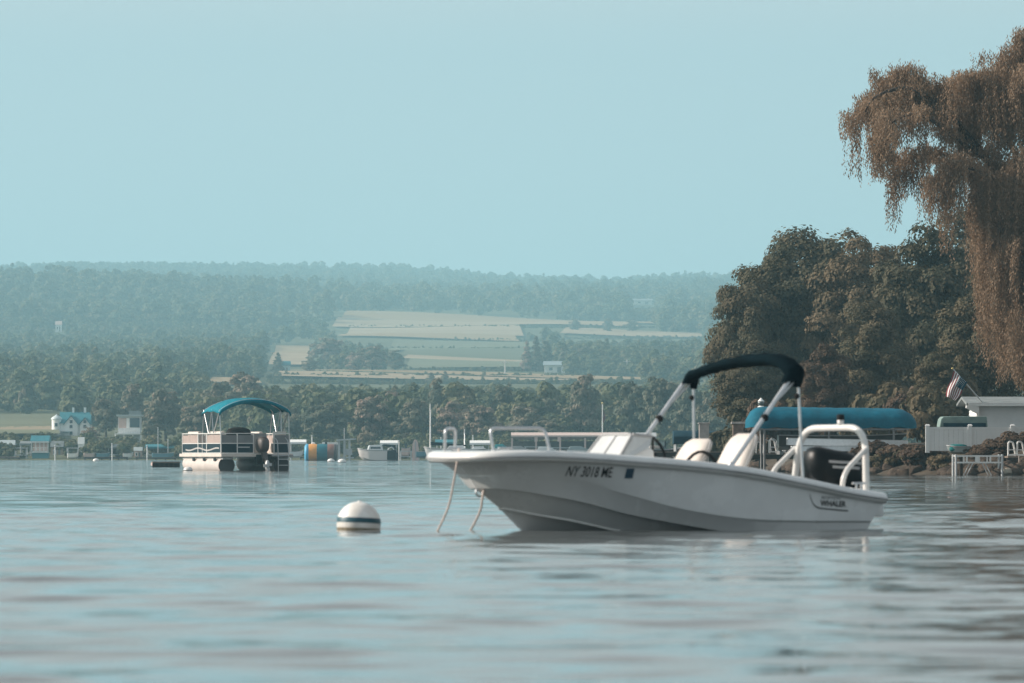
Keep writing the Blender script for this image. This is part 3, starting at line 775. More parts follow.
    tr.build('trunk', BARK, t, smooth=60)
    Vn = np.array(V); Q = np.arange(len(V)).reshape(-1, 4)
    np_mesh('crown', Vn, Q, WILLOWLEAF, attr=np.array(T), smooth=False, parent=t)
    print('willow leaves', len(Q))
willow()

# ================================================================== the white motorboat
def arc_pts(p0, p1, p2, n=5):
    p0, p1, p2 = Vector(p0), Vector(p1), Vector(p2)
    return [(1 - t) ** 2 * p0 + 2 * t * (1 - t) * p1 + t * t * p2 for t in [i / (n - 1) for i in range(n)]]
def bent(pts, r, n=5):
    """polyline with rounded corners"""
    pts = [Vector(p) for p in pts]; o = [pts[0]]
    for i in range(1, len(pts) - 1):
        a = (pts[i - 1] - pts[i]); b = (pts[i + 1] - pts[i]); q = min(r, a.length * .49, b.length * .49)
        o += arc_pts(pts[i] + a.normalized() * q, pts[i], pts[i] + b.normalized() * q, n)
    return o + [pts[-1]]
def text_mesh(txt, size, bold=0.0, shear=0.0):
    c = bpy.data.curves.new('lettering', 'FONT'); c.body = txt; c.size = size; c.offset = bold; c.shear = shear; c.resolution_u = 3
    c.align_x = 'LEFT'
    o = bpy.data.objects.new('lettering', c); COL.objects.link(o)
    dg = bpy.context.evaluated_depsgraph_get(); dg.update()
    me = bpy.data.meshes.new_from_object(o.evaluated_get(dg)); bpy.data.objects.remove(o); bpy.data.curves.remove(c)
    vs = [tuple(v.co) for v in me.vertices]; fs = [tuple(p.vertices) for p in me.polygons]; bpy.data.meshes.remove(me)
    return vs, fs

TH = R(33)
def boat():
    t = thing('motorboat', 'white open motorboat with black folded bimini top and black outboard, in the foreground', 'motorboat', (1.15, 49.8, 0), pi + TH)
    rail = [(-2, .85, .31), (-1.6, .87, .36), (-1.1, .88, .445), (-.5, .88, .54), (.1, .87, .60), (.7, .84, .64), (1.15, .77, .67), (1.5, .685, .683), (1.79, .56, .683), (1.955, .37, .675), (2.02, 0, .67)]
    top = [(-1.99, .835, .235), (-1.6, .855, .285), (-1.1, .865, .37), (-.5, .865, .46), (.1, .855, .52), (.7, .825, .56), (1.14, .755, .59), (1.46, .665, .60), (1.74, .54, .60), (1.885, .355, .60), (1.94, 0, .60)]
    mid = [(-1.88, .815, .075), (-1.6, .83, .078), (-1.1, .835, .083), (-.5, .825, .105), (.1, .795, .185), (.6, .745, .30), (1.0, .65, .405), (1.3, .56, .455), (1.57, .46, .48), (1.735, .31, .488), (1.82, 0, .48)]
    mid2 = [(x, y - .022 if y else 0, z - .018 if y else z - .004) for x, y, z in mid]
    chine = [(-1.83, .77, -.08), (-1.6, .77, -.07), (-1.1, .76, -.06), (-.5, .73, -.025), (.1, .685, .06), (.6, .63, .15), (1.0, .54, .252), (1.3, .45, .31), (1.52, .34, .35), (1.67, .21, .366), (1.74, 0, .372)]
    chin2 = [(x, max(0, y - .06), z + .006 if y else z - .005) for x, y, z in chine]
    strk = [(-1.82, .40, -.16), (-1.6, .40, -.155), (-1.1, .40, -.15), (-.5, .40, -.12), (.1, .42, -.06), (.55, .39, 0), (.95, .31, .085), (1.2, .21, .13), (1.36, .12, .165), (1.46, .05, .19), (1.5, 0, .2)]
    strk2 = [(x, max(0, y - .04), z + .004 if y else z - .006) for x, y, z in strk]
    keel = [(-1.81, 0, -.24), (-1.6, 0, -.24), (-1.1, 0, -.235), (-.5, 0, -.22), (.1, 0, -.19), (.6, 0, -.13), (.95, 0, -.07), (1.1, 0, -.035), (1.2, 0, -.015), (1.26, 0, 0), (1.30, 0, .02)]
    NS = 49
    L = [cr(q, NS) for q in (keel, strk2, strk, chin2, chine, mid2, mid, top)]
    # curved side between the crease and the rail
    side = []
    for k in range(1, 5):
        f = k / 5
        side.append([(a[0] + (b[0] - a[0]) * f, a[1] + (b[1] - a[1]) * f - (.05 * sin(pi * f) * max(0, (i / (NS - 1) - .45)) if a[1] > .02 else 0), a[2] + (b[2] - a[2]) * f) for i, (a, b) in enumerate(zip(L[6], L[7]))])
    lines = L[:7] + side + [L[7]]
    h = MB(); h.grid(lines)
    h.grid([[(x, -y, z) for x, y, z in ln] for ln in lines], flip=True)
    sec = [ln[0] for ln in lines]
    h.add([p for p in sec] + [(x, -y, z) for x, y, z in sec[1:]][::-1], [tuple(range(2 * len(sec) - 1))])
    hull = h.build('hull', HULL, t, smooth=18)
    sp = MB()
    for sg in (1, -1): sp.tube([(x, sg * (y + .004), z + .004) for x, y, z in L[2][int(NS * .42):-2]], .011, 6)
    sp.build('spray_rail', WHITE, hull, smooth=60)
    # gunwale with rub rail, swept round the bow
    RL = cr(rail, 41); path = RL + [(x, -y, z) for x, y, z in RL[-2::-1]]
    prof = [(-.035, -.085), (.012, -.082), (.03, -.066), (.034, -.03), (.022, -.004), (-.01, .012), (-.09, .014), (-.14, .006), (-.15, -.02), (-.15, -.07)]
    G = []
    for i, p in enumerate(path):
        a = Vector(path[max(i - 1, 0)]); b = Vector(path[min(i + 1, len(path) - 1)]); d = (b - a); nrm = Vector((d.y, -d.x, 0)).normalized()
        if nrm.dot(Vector((p[0] + .6, p[1], 0))) < 0: nrm = -nrm
        G.append([(p[0] + nrm.x * o, p[1] + nrm.y * o, p[2] + z) for o, z in prof])
    g = MB().grid(G, close_v=True); g.add(G[0], [tuple(range(len(prof)))]); g.add(G[-1], [tuple(range(len(prof) - 1, -1, -1))])
    gun = g.build('gunwale', WHITE, t, smooth=40)
    rb = MB().tube([(p[0] + 0, p[1], p[2]) for p in []] or [Vector(q[3]) + Vector((0, 0, -.016)) for q in G], .012, 6)
    rb.build('rub_rail', RUBBER if False else GREYVINYL, gun, smooth=60)
    # deck and liner
    ins = [(q[9]) for q in G]; n = len(ins); dk = MB()
    Gd = []
    for i in range(19, 41):
        a, b = ins[i], ins[n - 1 - i]; Gd.append([(a[0] + (b[0] - a[0]) * f, a[1] + (b[1] - a[1]) * f, a[2] - .01 + .015 * sin(pi * f)) for f in (0, .25, .5, .75, 1)])
    dk.grid(Gd); dk.build('bow_deck', WHITE, t, smooth=40)
    ln = MB(); cy = lambda x: float(np.interp(x, [c[0] for c in chine], [c[1] for c in chine])) - .10
    Q = [q[9] for q in G[:41] if q[9][0] < .72]
    ln.grid([[q, (q[0], min(q[1] * .97, cy(q[0])), .19)] for q in Q]); ln.grid([[(q[0], -q[1], q[2]), (q[0], -min(q[1] * .97, cy(q[0])), .19)] for q in Q], flip=True)
    ln.grid([[(q[0], min(q[1] * .97, cy(q[0])), .19), (q[0], -min(q[1] * .97, cy(q[0])), .19)] for q in Q])
    q = Q[-1]; c_ = min(q[1] * .97, cy(q[0])); ln.add([q, (q[0], c_, .19), (q[0], -c_, .19), (q[0], -q[1], q[2])], [(0, 1, 2, 3)])
    ln.build('cockpit_liner', WHITE, t, smooth=30)
    tr = MB(); tr.box((-1.96, 0, .20), (.20, 1.52, .18)); tr.build('transom', WHITE, t, bevel=.02, smooth=40)
    # console with windscreen
    cs = MB(); cs.prism([(.38, .16), (.33, .48), (.14, .68), (-.02, .75), (-.12, .70), (-.15, .16)], -.52, .0); co = cs.build('console', WHITE, t, bevel=.03, smooth=40)
    ws = MB(); ws.grid([[(.30, -.54, .58), (.30, .02, .58)], [(.10, -.50, .83), (.10, -.02, .83)]]); ws.grid([[(.30, -.54, .58), (-.05, -.54, .72)], [(.10, -.50, .83), (-.10, -.50, .81)]]); ws.grid([[(.30, .02, .58), (-.05, .02, .72)], [(.10, -.02, .83), (-.10, -.02, .81)]])
    ws.build('windscreen', mat('screen_vinyl', (.55, .57, .57), .25, var=.1), co, solid=.012)
    fr = MB(); fr.tube(bent([(.30, -.54, .58), (.10, -.50, .835), (.10, -.02, .835), (.30, .02, .58)], .05), .016, 8); fr.tube([(.10, -.02, .835), (-.10, -.02, .815)], .016, 8); fr.tube([(.10, -.26, .835), (.30, -.26, .585)], .012, 8)
    fr.build('screen_frame', GREYVINYL, co, smooth=50)
    wh = MB(); wc = Vector((-.28, -.26, .68)); wh.tube([wc + Vector((.07 * cos(a) * 1, .17 * sin(a), .15 * cos(a))) for a in [2 * pi * i / 20 for i in range(21)]], .013, 6); wh.tube([wc, (-.12, -.26, .64)], .02, 8)
    for a in (0.5, 2.6, 4.7): wh.tube([wc, wc + Vector((.07 * cos(a), .17 * sin(a), .15 * cos(a)))], .01, 6)
    wh.build('steering_wheel', BLACK, t, smooth=50)
    # two seats
    for sy, hz, lab in ((-.36, .80, 'cream seat with a black grab strap over its back'), (.34, .845, None)):
        st = MB(); x0 = -.50
        st.box((x0 - .02, sy, .34), (.40, .40, .36))
        so = st.build('seat', VINYL, t, bevel=.04, smooth=50, label=lab)
        bk = MB()
        Gb = []
        for i, f in enumerate((0, .2, .45, .7, .88, .97, 1.0)):
            z = .50 + (hz - .50) * f; xx = x0 - .17 - .20 * f; wdt = .215 * (1 - .10 * f - .32 * max(0, (f - .7) / .3) ** 2); th = .07 * (1 - .75 * max(0, (f - .85) / .15) ** 2)
            Gb.append([(xx + th * cos(a) if abs(cos(a)) > .01 else xx, sy + wdt * math.copysign(abs(sin(a)) ** .55, sin(a)), z) for a in [2 * pi * j / 20 for j in range(20)]])
        bk.grid(Gb, close_v=True); bk.add(Gb[-1], [tuple(range(20))]); bk.build('seat_back', VINYL, so, smooth=60)
        pp = MB(); pp.tube([(Gb[k][5][0] , Gb[k][5][1] + .004, Gb[k][5][2]) for k in range(6)], .008, 6); pp.build('piping', GREYVINYL, so, smooth=60)
        if lab:
            s2 = MB(); s2.tube(arc_pts((x0 - .02, sy + .23, .56), (x0 - .22, sy + .24, .83), (x0 - .44, sy + .20, .52), 9), .014, 6); s2.build('grab_strap', RUBBER, so, smooth=60)
        pd = MB(); pd.lathe([(.09, .16), (.05, .18), (.045, .30)], 14, (x0 - .02, sy, 0)); pd.build('pedestal', ALU, so, smooth=40)
    # bimini: one raked main bow each side, a thin strut behind, canvas in its boot across the top
    bi = MB(); xt, zt, yb = -1.06, 1.37, .80
    for s in (-1, 1):
        lg = MB(); lg.tube([(-.36, s * .82, .56), (xt + .015, s * yb, zt)], .020, 10)
        lo = lg.build('bimini_leg', ALU, t, smooth=50)
        cl = MB(); cl.lathe([(.034, -.03), (.034, .03)], 10); 
        f = .52; p = Vector((-.36, s * .82, .56)).lerp(Vector((xt, s * yb, zt)), f)
        c2 = MB(); c2.ball(p, .036, 10, 6); c2.build('joint', RUBBER, lo, smooth=60)
        l2 = MB(); l2.tube([p + Vector((.012, 0, .02)), (xt - .05, s * (yb - .005), zt - .02)], .011, 8); l2.build('inner_bow', ALU, lo, smooth=50)
        sl = MB(); sl.tube([(-1.12, s * .83, .44), (xt - .03, s * yb, zt - .04)], .0125, 8); so = sl.build('bimini_strut', ALU, t, smooth=50)
        kk = MB(); kk.ball((-1.075, s * .806, 1.17), .024, 8, 6); kk.build('joint', RUBBER, so, smooth=60)
        ft = MB(); ft.lathe([(.04, 0), (.03, .03), (.018, .05)], 10, (-.36, s * .82, .545)); ft.build('foot', ALU, lo, smooth=40)
    arch = []
    for i in range(33):
        u = -1 + 2 * i / 32; y = yb * .98 * math.copysign(abs(sin(u * pi / 2)) ** .95, u)
        q_ = y / (yb * .98); z = zt + .0 + .125 * (1 - (abs((q_ - .3) / .7) ** 4 if q_ > .3 else abs((q_ - .3) / 1.3) ** 1.8))
        arch.append((xt - .01, y, z))
    gC = random.Random(2); CG = []
    arch = [(xt + .03, -yb * .985, zt - .075)] + arch + [(xt + .03, yb * .985, zt - .075)]
    for i, p in enumerate(arch):
        a = Vector(arch[max(0, i - 1)]); b = Vector(arch[min(len(arch) - 1, i + 1)]); tg = (b - a).normalized(); nn = tg.cross(Vector((1, 0, 0))).normalized()
        if nn.z < 0: nn = -nn
        rr = (.052 + .010 * p[1] / yb) * (1 + .10 * sin(i * 1.9) * .5 + gC.uniform(-.06, .06)); 
        CG.append([tuple(Vector(p) + Vector((1, 0, 0)) * rr * 1.7 * cos(2 * pi * j / 16) + nn * rr * sin(2 * pi * j / 16) * (1.0 + .12 * gC.uniform(-1, 1))) for j in range(16)])
    bi.grid(CG, close_v=True); bi.add(CG[0], [tuple(range(16))]); bi.add(CG[-1], [tuple(range(15, -1, -1))])
    bo = bi.build('bimini_canvas', NAVY, t, smooth=60)
    for s in (-1, 1):
        v = MB(); v.tube([(xt - .02, s * yb * .97, zt + .02), (xt - .03, s * yb * .985, zt - .04), (xt - .02, s * yb * .98, zt - .12)], [.062, .058, .042] if s > 0 else [.045, .042, .03], 10); v.build('canvas_end', NAVY, bo, smooth=60)
    # stern arch
    sa = MB(); xs_, hw = -2.03, .54
    sa.tube(bent([(xs_ + .02, -hw - .02, .26), (xs_ - .02, -hw + .06, .895), (xs_ - .02, hw - .05, .90), (xs_ + .02, hw + .02, .26)], .24, 9), .031, 12)
    ao = sa.build('stern_arch', TUBEW, t, smooth=60)
    for s in (-1, 1):
        b = MB(); b.tube(bent([(xs_ - .005, s * hw, .72), (xs_ + .26, s * (hw + .01), .50), (xs_ + .29, s * (hw + .015), .30)], .10, 6), .023, 10); b.build('arch_brace', TUBEW, ao, smooth=60)
    lt = MB(); lt.lathe([(.030, .93), (.030, .965), (.026, .97)], 12, (xs_ - .02, .12, 0)); lt.build('tow_pylon', TUBEW, ao, smooth=40)
    lt = MB(); lt.lathe([(.034, .97), (.036, .985), (.034, 1.015), (.02, 1.02)], 12, (xs_ - .02, .12, 0)); lt.build('stern_light', RUBBER, ao, smooth=40)
    # outboard motor
    en = MB(); Ge = []
    for f, zc, hl, hwid, xo in ((0, .33, .20, .14, -2.16), (.1, .36, .26, .17, -2.16), (.35, .46, .31, .19, -2.16), (.6, .57, .32, .19, -2.155), (.8, .645, .285, .17, -2.14), (.93, .69, .23, .13, -2.115), (1, .705, .13, .07, -2.09)):
        Ge.append([(xo + .09 + hl * .93 * math.copysign(abs(cos(a)) ** .7, cos(a)), hwid * math.copysign(abs(sin(a)) ** .75, sin(a)), zc + (.03 * cos(a) if f > .5 else 0)) for a in [2 * pi * j / 24 for j in range(24)]])
    en.grid(Ge, close_v=True); en.add(Ge[-1], [tuple(range(24))]); en.add(Ge[0], [tuple(range(23, -1, -1))])
    eo = en.build('outboard_motor', BLACK, t, smooth=50)
    lg = MB(); lg.box((-2.17, 0, .06), (.20, .14, .56), taper=1.1); lg.box((-2.19, 0, -.32), (.15, .07, .34)); lg.ball((-2.20, 0, -.50), .07, 12, 8, (3, 1, 1)); lg.build('motor_leg', BLACK, eo, bevel=.02, smooth=50)
    bk = MB(); bk.box((-2.02, 0, .30), (.12, .26, .26)); bk.build('clamp_bracket', BLACK, eo, bevel=.02, smooth=50)
    for zc, l in ((.60, .30), (.555, .22)):
        d = MB(); nseg = 9
        d.grid([[(-2.065 + .29 * math.copysign(abs(cos(a)) ** .7, cos(a)) * 1.0, .193 * math.copysign(abs(sin(a)) ** .75, sin(a)) + .003, zc - zz + .02 * cos(a)) for a in [pi / 2 + (i / nseg - .5) * l * 3.6 for i in range(nseg + 1)]] for zz in (0, .022)])
        d.build('cowl_stripe', mat('pale_decal', (.42, .42, .42), .4), eo, solid=.002)
    # bow rails
    for s in (-1, 1):
        br = MB(); xa, xb = ((1.86, 1.40) if s > 0 else (1.80, 1.60)); br.tube(bent([(xa - .02, s * .44, .67), (xa, s * .40, .885), (xb + .03, s * (.60 if s > 0 else .50), .885), (xb, s * (.64 if s > 0 else .56), .675)], .06, 6), .0135, 8); br.build('bow_rail', ALU, t, smooth=50)
    # cleats and bow eye
    for (x, y, z) in ((1.7, .40, .66), (1.7, -.40, .66), (-1.75, .80, .352), (-1.75, -.80, .352)):
        c = MB(); c.tube([(x - .07, y, z + .055), (x + .07, y, z + .055)], .011, 6); c.tube([(x - .025, y, z), (x - .025, y, z + .055)], .01, 6); c.tube([(x + .025, y, z), (x + .025, y, z + .055)], .01, 6); c.build('cleat', ALU, t, smooth=50)
    e = MB(); e.tube([Vector((1.705, .0, .335)) + Vector((.035 * cos(a), 0, .035 * sin(a))) for a in [2 * pi * i / 12 for i in range(13)]], .009, 6); e.build('bow_eye', ALU, t, smooth=50)
    # lettering on the port side: laid on the hull skin between the crease and the top edge
    def skin(x, f):
        i = min(range(NS), key=lambda k: abs(L[6][k][0] + (L[7][k][0] - L[6][k][0]) * f - x)); 
        cols = [ln[i] for ln in lines[6:]]
        xs2 = [None, None]
        def pt(k, f):
            q = f * 5; j = min(int(q), 4); u = q - j; a = lines[6 + j][k]; b = lines[7 + j][k]; return Vector(a).lerp(Vector(b), u)
        k0 = max(0, min(NS - 2, i - 1 if pt(i, f).x > x else i)); a, b = pt(k0, f), pt(k0 + 1, f)
        u = (x - a.x) / (b.x - a.x) if abs(b.x - a.x) > 1e-6 else 0
        return a.lerp(b, u)
    def on_skin(x, z):
        lo, hi = 0.0, 1.0
        for _ in range(18):
            m_ = (lo + hi) / 2
            if skin(x, m_).z < z: lo = m_
            else: hi = m_
        p = skin(x, (lo + hi) / 2); return (p.x, p.y + .004, p.z)
    def letter(txt, x0, z0, size, bold, m, slope=0.0, wide=1.0, shear=0.0, label=None):
        vs, fs = text_mesh(txt, size, bold, shear)
        P = [on_skin(x0 - vx * wide, z0 + vy + slope * vx * wide) for vx, vy, _ in vs]
        mb = MB().add(P, fs); return mb.build('lettering', m, t, label=label)
    letter('NY 3018 ME', 1.235, .475, .125, .0008, INK, slope=-.03, wide=.60, shear=-.22, label='black registration letters near the bow')
    mb = MB(); mb.grid([[on_skin(.73 - u * .075, .455 + v * .085) for u in (0, .5, 1)] for v in (0, .5, 1)]); mb.build('sticker', mat('sticker', (.03, .07, .11), .4), t)
    letter('WHALER', -1.295, .212, .068, .0022, INK, slope=-.04, wide=1.0, shear=-.05, label='small black maker name near the stern')
    letter('BOSTON', -1.30, .272, .034, .0, INK, slope=-.04, wide=1.5)
    sw = MB(); curve = cr([(-1.17, .315), (-1.19, .27), (-1.22, .225), (-1.27, .195), (-1.36, .184), (-1.48, .174), (-1.60, .165)], 25)
    sw.grid([[on_skin(x, z + o) for x, z in curve] for o in (-.006, .006)]); sw.build('logo_line', INK, t)
    return t
boat()

# two mooring lines
def rope(name, pts, label, r=.009):
    o = MB().tube(cr(pts, 24), r, 7).build(name, ROPE, None, smooth=60); return tag(o, label, 'rope')
def seat_px(px, py, Y): return (wx(px, Y), Y, wz(py, Y))
rope('mooring_rope', [seat_px(459, 449, 48.72), seat_px(458, 457, 48.60), seat_px(454, 480, 48.58), seat_px(449, 505, 48.6), seat_px(441, 524, 48.65), seat_px(435, 535, 48.7)], 'left pale rope hanging over the bow edge down into the water')
rope('mooring_rope', [seat_px(484, 489, 48.83), seat_px(482, 500, 48.80), seat_px(481, 508, 48.8), seat_px(476, 520, 48.8), seat_px(469, 533, 48.8)], 'short rope from the bow eye of the white motorboat into the water', .010)

# ================================================================== mooring buoy
def buoy():
    d = 49.7; t = thing('mooring_buoy', 'white ball buoy with a blue stripe floating in the foreground', 'buoy', (wx(358.5, d), d, 0)); t.rotation_euler = (R(-2), R(2.5), 0)
    r, zc = .193, .055
    sph = lambda a0, a1, n=10: [(max(0.0, r * cos(R(a0 + (a1 - a0) * i / n))), zc + r * sin(R(a0 + (a1 - a0) * i / n))) for i in range(n + 1)]
    MB().lathe(sph(-90, 2), 40).build('lower_shell', BUOYW, t, smooth=50)
    MB().lathe([(q + .0015, z) for q, z in sph(2, 15.5, 5)], 40).build('stripe', BLUESTRIPE, t, smooth=50)
    MB().lathe(sph(15.5, 89), 40).build('upper_shell', BUOYW, t, smooth=50)
    MB().lathe([(r * .962 - .002, -.03), (r * .963 + .002, -.028), (r * .978 + .002, .014), (r * .975, .016)], 40).build('waterline_shade', mat('buoy_shade_brown', (.20, .17, .12), .8, var=.5, scale=22), t, smooth=50)  # brown band paints the shade where the buoy meets the water
    MB().lathe([(.022, zc + r - .004), (.020, zc + r + .006), (.008, zc + r + .008)], 14).build('cap', BUOYW, t, smooth=40)
buoy()
def small_buoy(px, py, r, label, d):
    t = thing('mooring_buoy', label, 'buoy', (wx(px, d), d, 0), 0, 'small buoys far across the water')
    MB().lathe([(.0, -.5 * r), (r * .8, -.4 * r), (r, 0), (r, .12 * r)], 18).build('dark_band', RUBBER, t, smooth=50)
    MB().lathe([(r, .12 * r)] + [(r * cos(a), .12 * r + .75 * r * sin(a)) for a in [pi / 2 * i / 6 for i in range(1, 6)]] + [(0, .87 * r)], 18).build('upper_shell', BUOYW, t, smooth=50)
small_buoy(188, 470, .19, 'small white buoy at the near pontoon of the pontoon boat', 232)
small_buoy(331, 462, .34, 'left of two small buoys right of the striped water toy', 520)
small_buoy(342, 464, .36, 'right of two small buoys right of the striped water toy', 470)
small_buoy(96, 460.5, .32, 'lone small buoy out from the left shore below the houses', 560)

# ================================================================== pontoon boat
def pontoon():
    A = R(18); D = 234.0
    t = thing('pontoon_boat', 'pontoon boat with teal canopy and navy panels seen from its stern', 'pontoon boat', (wx(221, D), D, 0), pi / 2 + A)
    LEN, W = 6.7, 3.0                      # x forward from the stern port corner, y from 0 (port) to -W
    PCREAM = mat('pontoon_cream', (.66, .58, .52), .5, var=.12, scale=2)
    for y in (-.33, -W + .33):
        tb = MB(); r = .36; G = []
        for x, q, dz in ((.34, .97, 0), (.36, 1, 0), (.45, 1, 0), (LEN * .5, 1, 0), (LEN - .9, 1, 0), (LEN - .35, .85, .07), (LEN + .0, .45, .16), (LEN + .12, .08, .22)):
            G.append([(x, y + r * q * cos(2 * pi * j / 18), (.21 + dz) + r * q * sin(2 * pi * j / 18)) for j in range(18)])
        tb.grid(G, close_v=True); to = tb.build('pontoon_tube', mat('pontoon_paint', (.56, .50, .46), .55, var=.12, scale=3), t, smooth=50)
        MB().add(G[0], [tuple(range(18))]).build('end_cap', mat('shaded_end_cap', (.05, .05, .05), .6), to)  # dark colour paints the stern shade onto the tube end
        for x in (1.0, 2.7, 4.4): MB().box((x, y + (.33 if y > -1 else -.33), .46), (.34, .03, .13)).build('gap_shade', BLACK, to)  # solid black boxes paint the shade of the open gaps
        MB().box((LEN * .5, y, .52), (LEN - .2, .44, .12)).build('riser', DULLALU, to)
    MB().box((LEN / 2 - .1, -W / 2, .63), (LEN + .1, W + .06, .13)).build('deck', PCREAM, t, bevel=.015)
    z0 = .70
    PTAN = mat('tan_vinyl', (.38, .30, .27), .6, var=.15, scale=3); PGREY = mat('shade_grey_vinyl', (.20, .20, .20), .6, var=.15, scale=3)  # the grey for the stern panels has their shade put into its colour
    def fence(x0, y0, x1, y1, lower, upper, posts, name='fence_panel', hi=.83):
        v = Vector((x1 - x0, y1 - y0, 0)); L = v.length; a = math.atan2(v.y, v.x); c = ((x0 + x1) / 2, (y0 + y1) / 2)
        p = MB(); p.box((c[0], c[1], z0 + .22), (L, .022, .38), a); o = p.build(name, lower, t)
        if upper: MB().box((c[0], c[1], z0 + .60), (L, .024, .32), a).build('upper_panel', upper, o)
        f = MB()
        for z in (.02, .42, hi): f.box((c[0], c[1], z0 + z), (L + .03, .045, .035), a)
        for i in range(posts):
            q = i / (posts - 1); f.box((x0 + v.x * q, y0 + v.y * q, z0 + hi / 2), (.04, .05, hi), a)
        f.build('fence_frame', TUBEW, o)
        return o
    fence(.15, -.04, 2.35, -.04, NAVYPANEL, PTAN, 2)
    fence(2.4, -.04, 3.75, -.04, NAVYPANEL, None, 3)
    fence(3.8, -.04, LEN - .35, -.04, NAVYPANEL, PTAN, 2)
    fence(LEN - .35, -.04, LEN - .35, -W + .04, NAVYPANEL, PTAN, 4)
    fence(.15, -W + .04, LEN - .35, -W + .04, NAVYPANEL, PTAN, 5)
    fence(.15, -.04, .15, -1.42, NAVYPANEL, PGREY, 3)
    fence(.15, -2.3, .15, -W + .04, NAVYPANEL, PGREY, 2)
    # maker style swoosh on the side panels
    mb = MB(); mb.grid([[(x, -.022, z0 + .18 + .05 * sin(x * 2.1) + o) for x in np.linspace(.4, 5.8, 20)] for o in (-.03, .03)]); mb.build('panel_swoosh', mat('swoosh', (.45, .42, .40), .4), t, solid=.004)
    for (x, y, sx, sy) in ((4.9, -.42, 1.7, .62), (1.3, -.42, 1.9, .62), (4.9, -W + .42, 1.7, .62), (1.2, -W + .42, 1.6, .6)):
        s = MB(); s.box((x, y, z0 + .22), (sx, sy, .40)); so = s.build('bench_seat', PCREAM, t, bevel=.04, smooth=50)
        s = MB(); s.box((x, y + (.24 if y > -1 else -.24), z0 + .68), (sx, .16, .48)); s.build('backrest', PCREAM, so, bevel=.05, smooth=50)
    s = MB(); s.box((1.9, -2.1, z0 + .42), (.55, .75, .84), taper=.85); s.build('helm_console', GREYVINYL, t, bevel=.04, smooth=50)
    s = MB(); s.ball((.75, -.95, z0 + .83), .42, 18, 10, (.8, 1.25, .62), p=.85); s.build('covered_seat', RUBBER, t, smooth=60)
    # bimini
    x0, x1, ya, yb = .10, 2.85, .06, -W - .02
    def arch(x, dz=0, ins=0.0, n=25):
        o = []
        for i in range(n):
            u = -1 + 2 * i / (n - 1); y = (ya + yb) / 2 - u * (ya - yb) / 2 * (1 - ins); e = abs(u) ** 2.3
            o.append((x, y, 3.0 + dz - .47 * e - (.08 if abs(u) > .999 else 0)))
        return o
    xs_ = np.linspace(x0, x1, 13); c = MB(); 
    rows = [arch(x, -.03 * sin(pi * ((x - x0) / (x1 - x0) * 3 % 1)) - .09 * abs((x - (x0 + x1) / 2) / ((x1 - x0) / 2)) ** 3) for x in xs_]
    e0 = [(x - .03, y, z - .13) for x, y, z in rows[0]]; e1 = [(x + .03, y, z - .13) for x, y, z in rows[-1]]
    c.grid([e0] + rows + [e1]); co = c.build('canopy', TEAL, t, smooth=45, solid=.02)
    for x in (x0 + .12, (x0 + x1) / 2, x1 - .12):
        b = MB(); b.tube(arch(x, -.06, .015), .018, 6); b.build('canopy_bow', ALU, co, smooth=60)
    for y in (ya - .06, yb + .06):
        yf = -.04 if y > -1 else -W + .04
        for (xa, xb) in ((x0 + .12, 1.35), ((x0 + x1) / 2, 1.35), (x1 - .12, 2.1), ((x0 + x1) / 2, 2.1), (x0 + .12, .2), (x1 - .12, 3.1)):
            MB().tube([(xa, y, 2.51), (xb, yf, z0 + .83)], .02, 6).build('canopy_pole', ALU, t, smooth=60)
    # tilted outboard, its leg raised towards us
    px_ = -.25; yc = -1.75; tilt = R(48)
    en = MB(); en.ball((px_ + .20, yc, 1.06), .40, 16, 10, (1.25, .62, .85), p=.75); MOT = mat('motor_bronze', (.075, .062, .056), .55, var=.2)
    eo = en.build('outboard_motor', MOT, t, smooth=50)
    mk = MB(); mk.box((px_ - .10, yc, .66), (.22, .20, .62), ry=R(38)); mk.box((px_ - .38, yc, .36), (.16, .12, .52), ry=R(38)); mk.build('motor_leg', MOT, eo, bevel=.02)
    mk = MB(); mk.ball((px_ - .58, yc, .20), .10, 10, 8, (1.2, 1, 2.4)); 
    for a in (0.3, 2.4, 4.5): mk.box((px_ - .66, yc + .13 * cos(a), .16 + .13 * sin(a)), (.04, .12, .12), )
    mk.build('propeller', DULLALU, eo, smooth=50)
    MB().box((-.06, yc, .45), (.24, .6, .42)).build('motor_pod', BLACK, t, bevel=.02)
    # rear swim deck and ladder
    MB().box((-.22, -2.5, .62), (.55, .9, .06)).build('swim_deck', GREYVINYL, t)
    la = MB()
    for y in (-2.3, -2.75): la.tube(bent([(.05, y, 1.35), (-.40, y, 1.22), (-.50, y, .62), (-.54, y, -.25)], .15), .02, 6)
    for z in (-.05, .22, .46): la.box((-.535, -2.525, z), (.06, .45, .03))
    la.build('swim_ladder', DULLALU, t, smooth=50)
    MB().box((-.1, -.95, z0 + .26), (.01, .50, .05)).build('stern_decal', mat('pale_decal', (.42, .42, .42), .4), t)
    return t
pontoon()

# swim raft left of the pontoon boat
def raft():
    D = 296.; cx = wx(166, D); t = thing('swim_raft', 'low dark floating raft at the bow of the pontoon boat', 'raft', (cx, D, 0), R(6))
    MB().box((0, 0, .26), (1.45, 1.5, .07)).build('deck', DECKWOOD, t)
    MB().box((0, 0, .10), (1.38, 1.4, .24)).build('float', RUBBER, t, bevel=.03)
    for i in range(6): MB().box((-.6 + i * .24, -.73, .10), (.05, .05, .20)).build('fender', DARKWOOD, t)
    MB().box((-.735, 0, .16), (.04, 1.4, .16)).build('sunlit_end', WALLP, t)  # pink board paints the sunlight on the raft's left end
raft()

# ================================================================== right shore
def X(px, d): return wx(px, d)
def Zy(py, d): return wz(py, d)

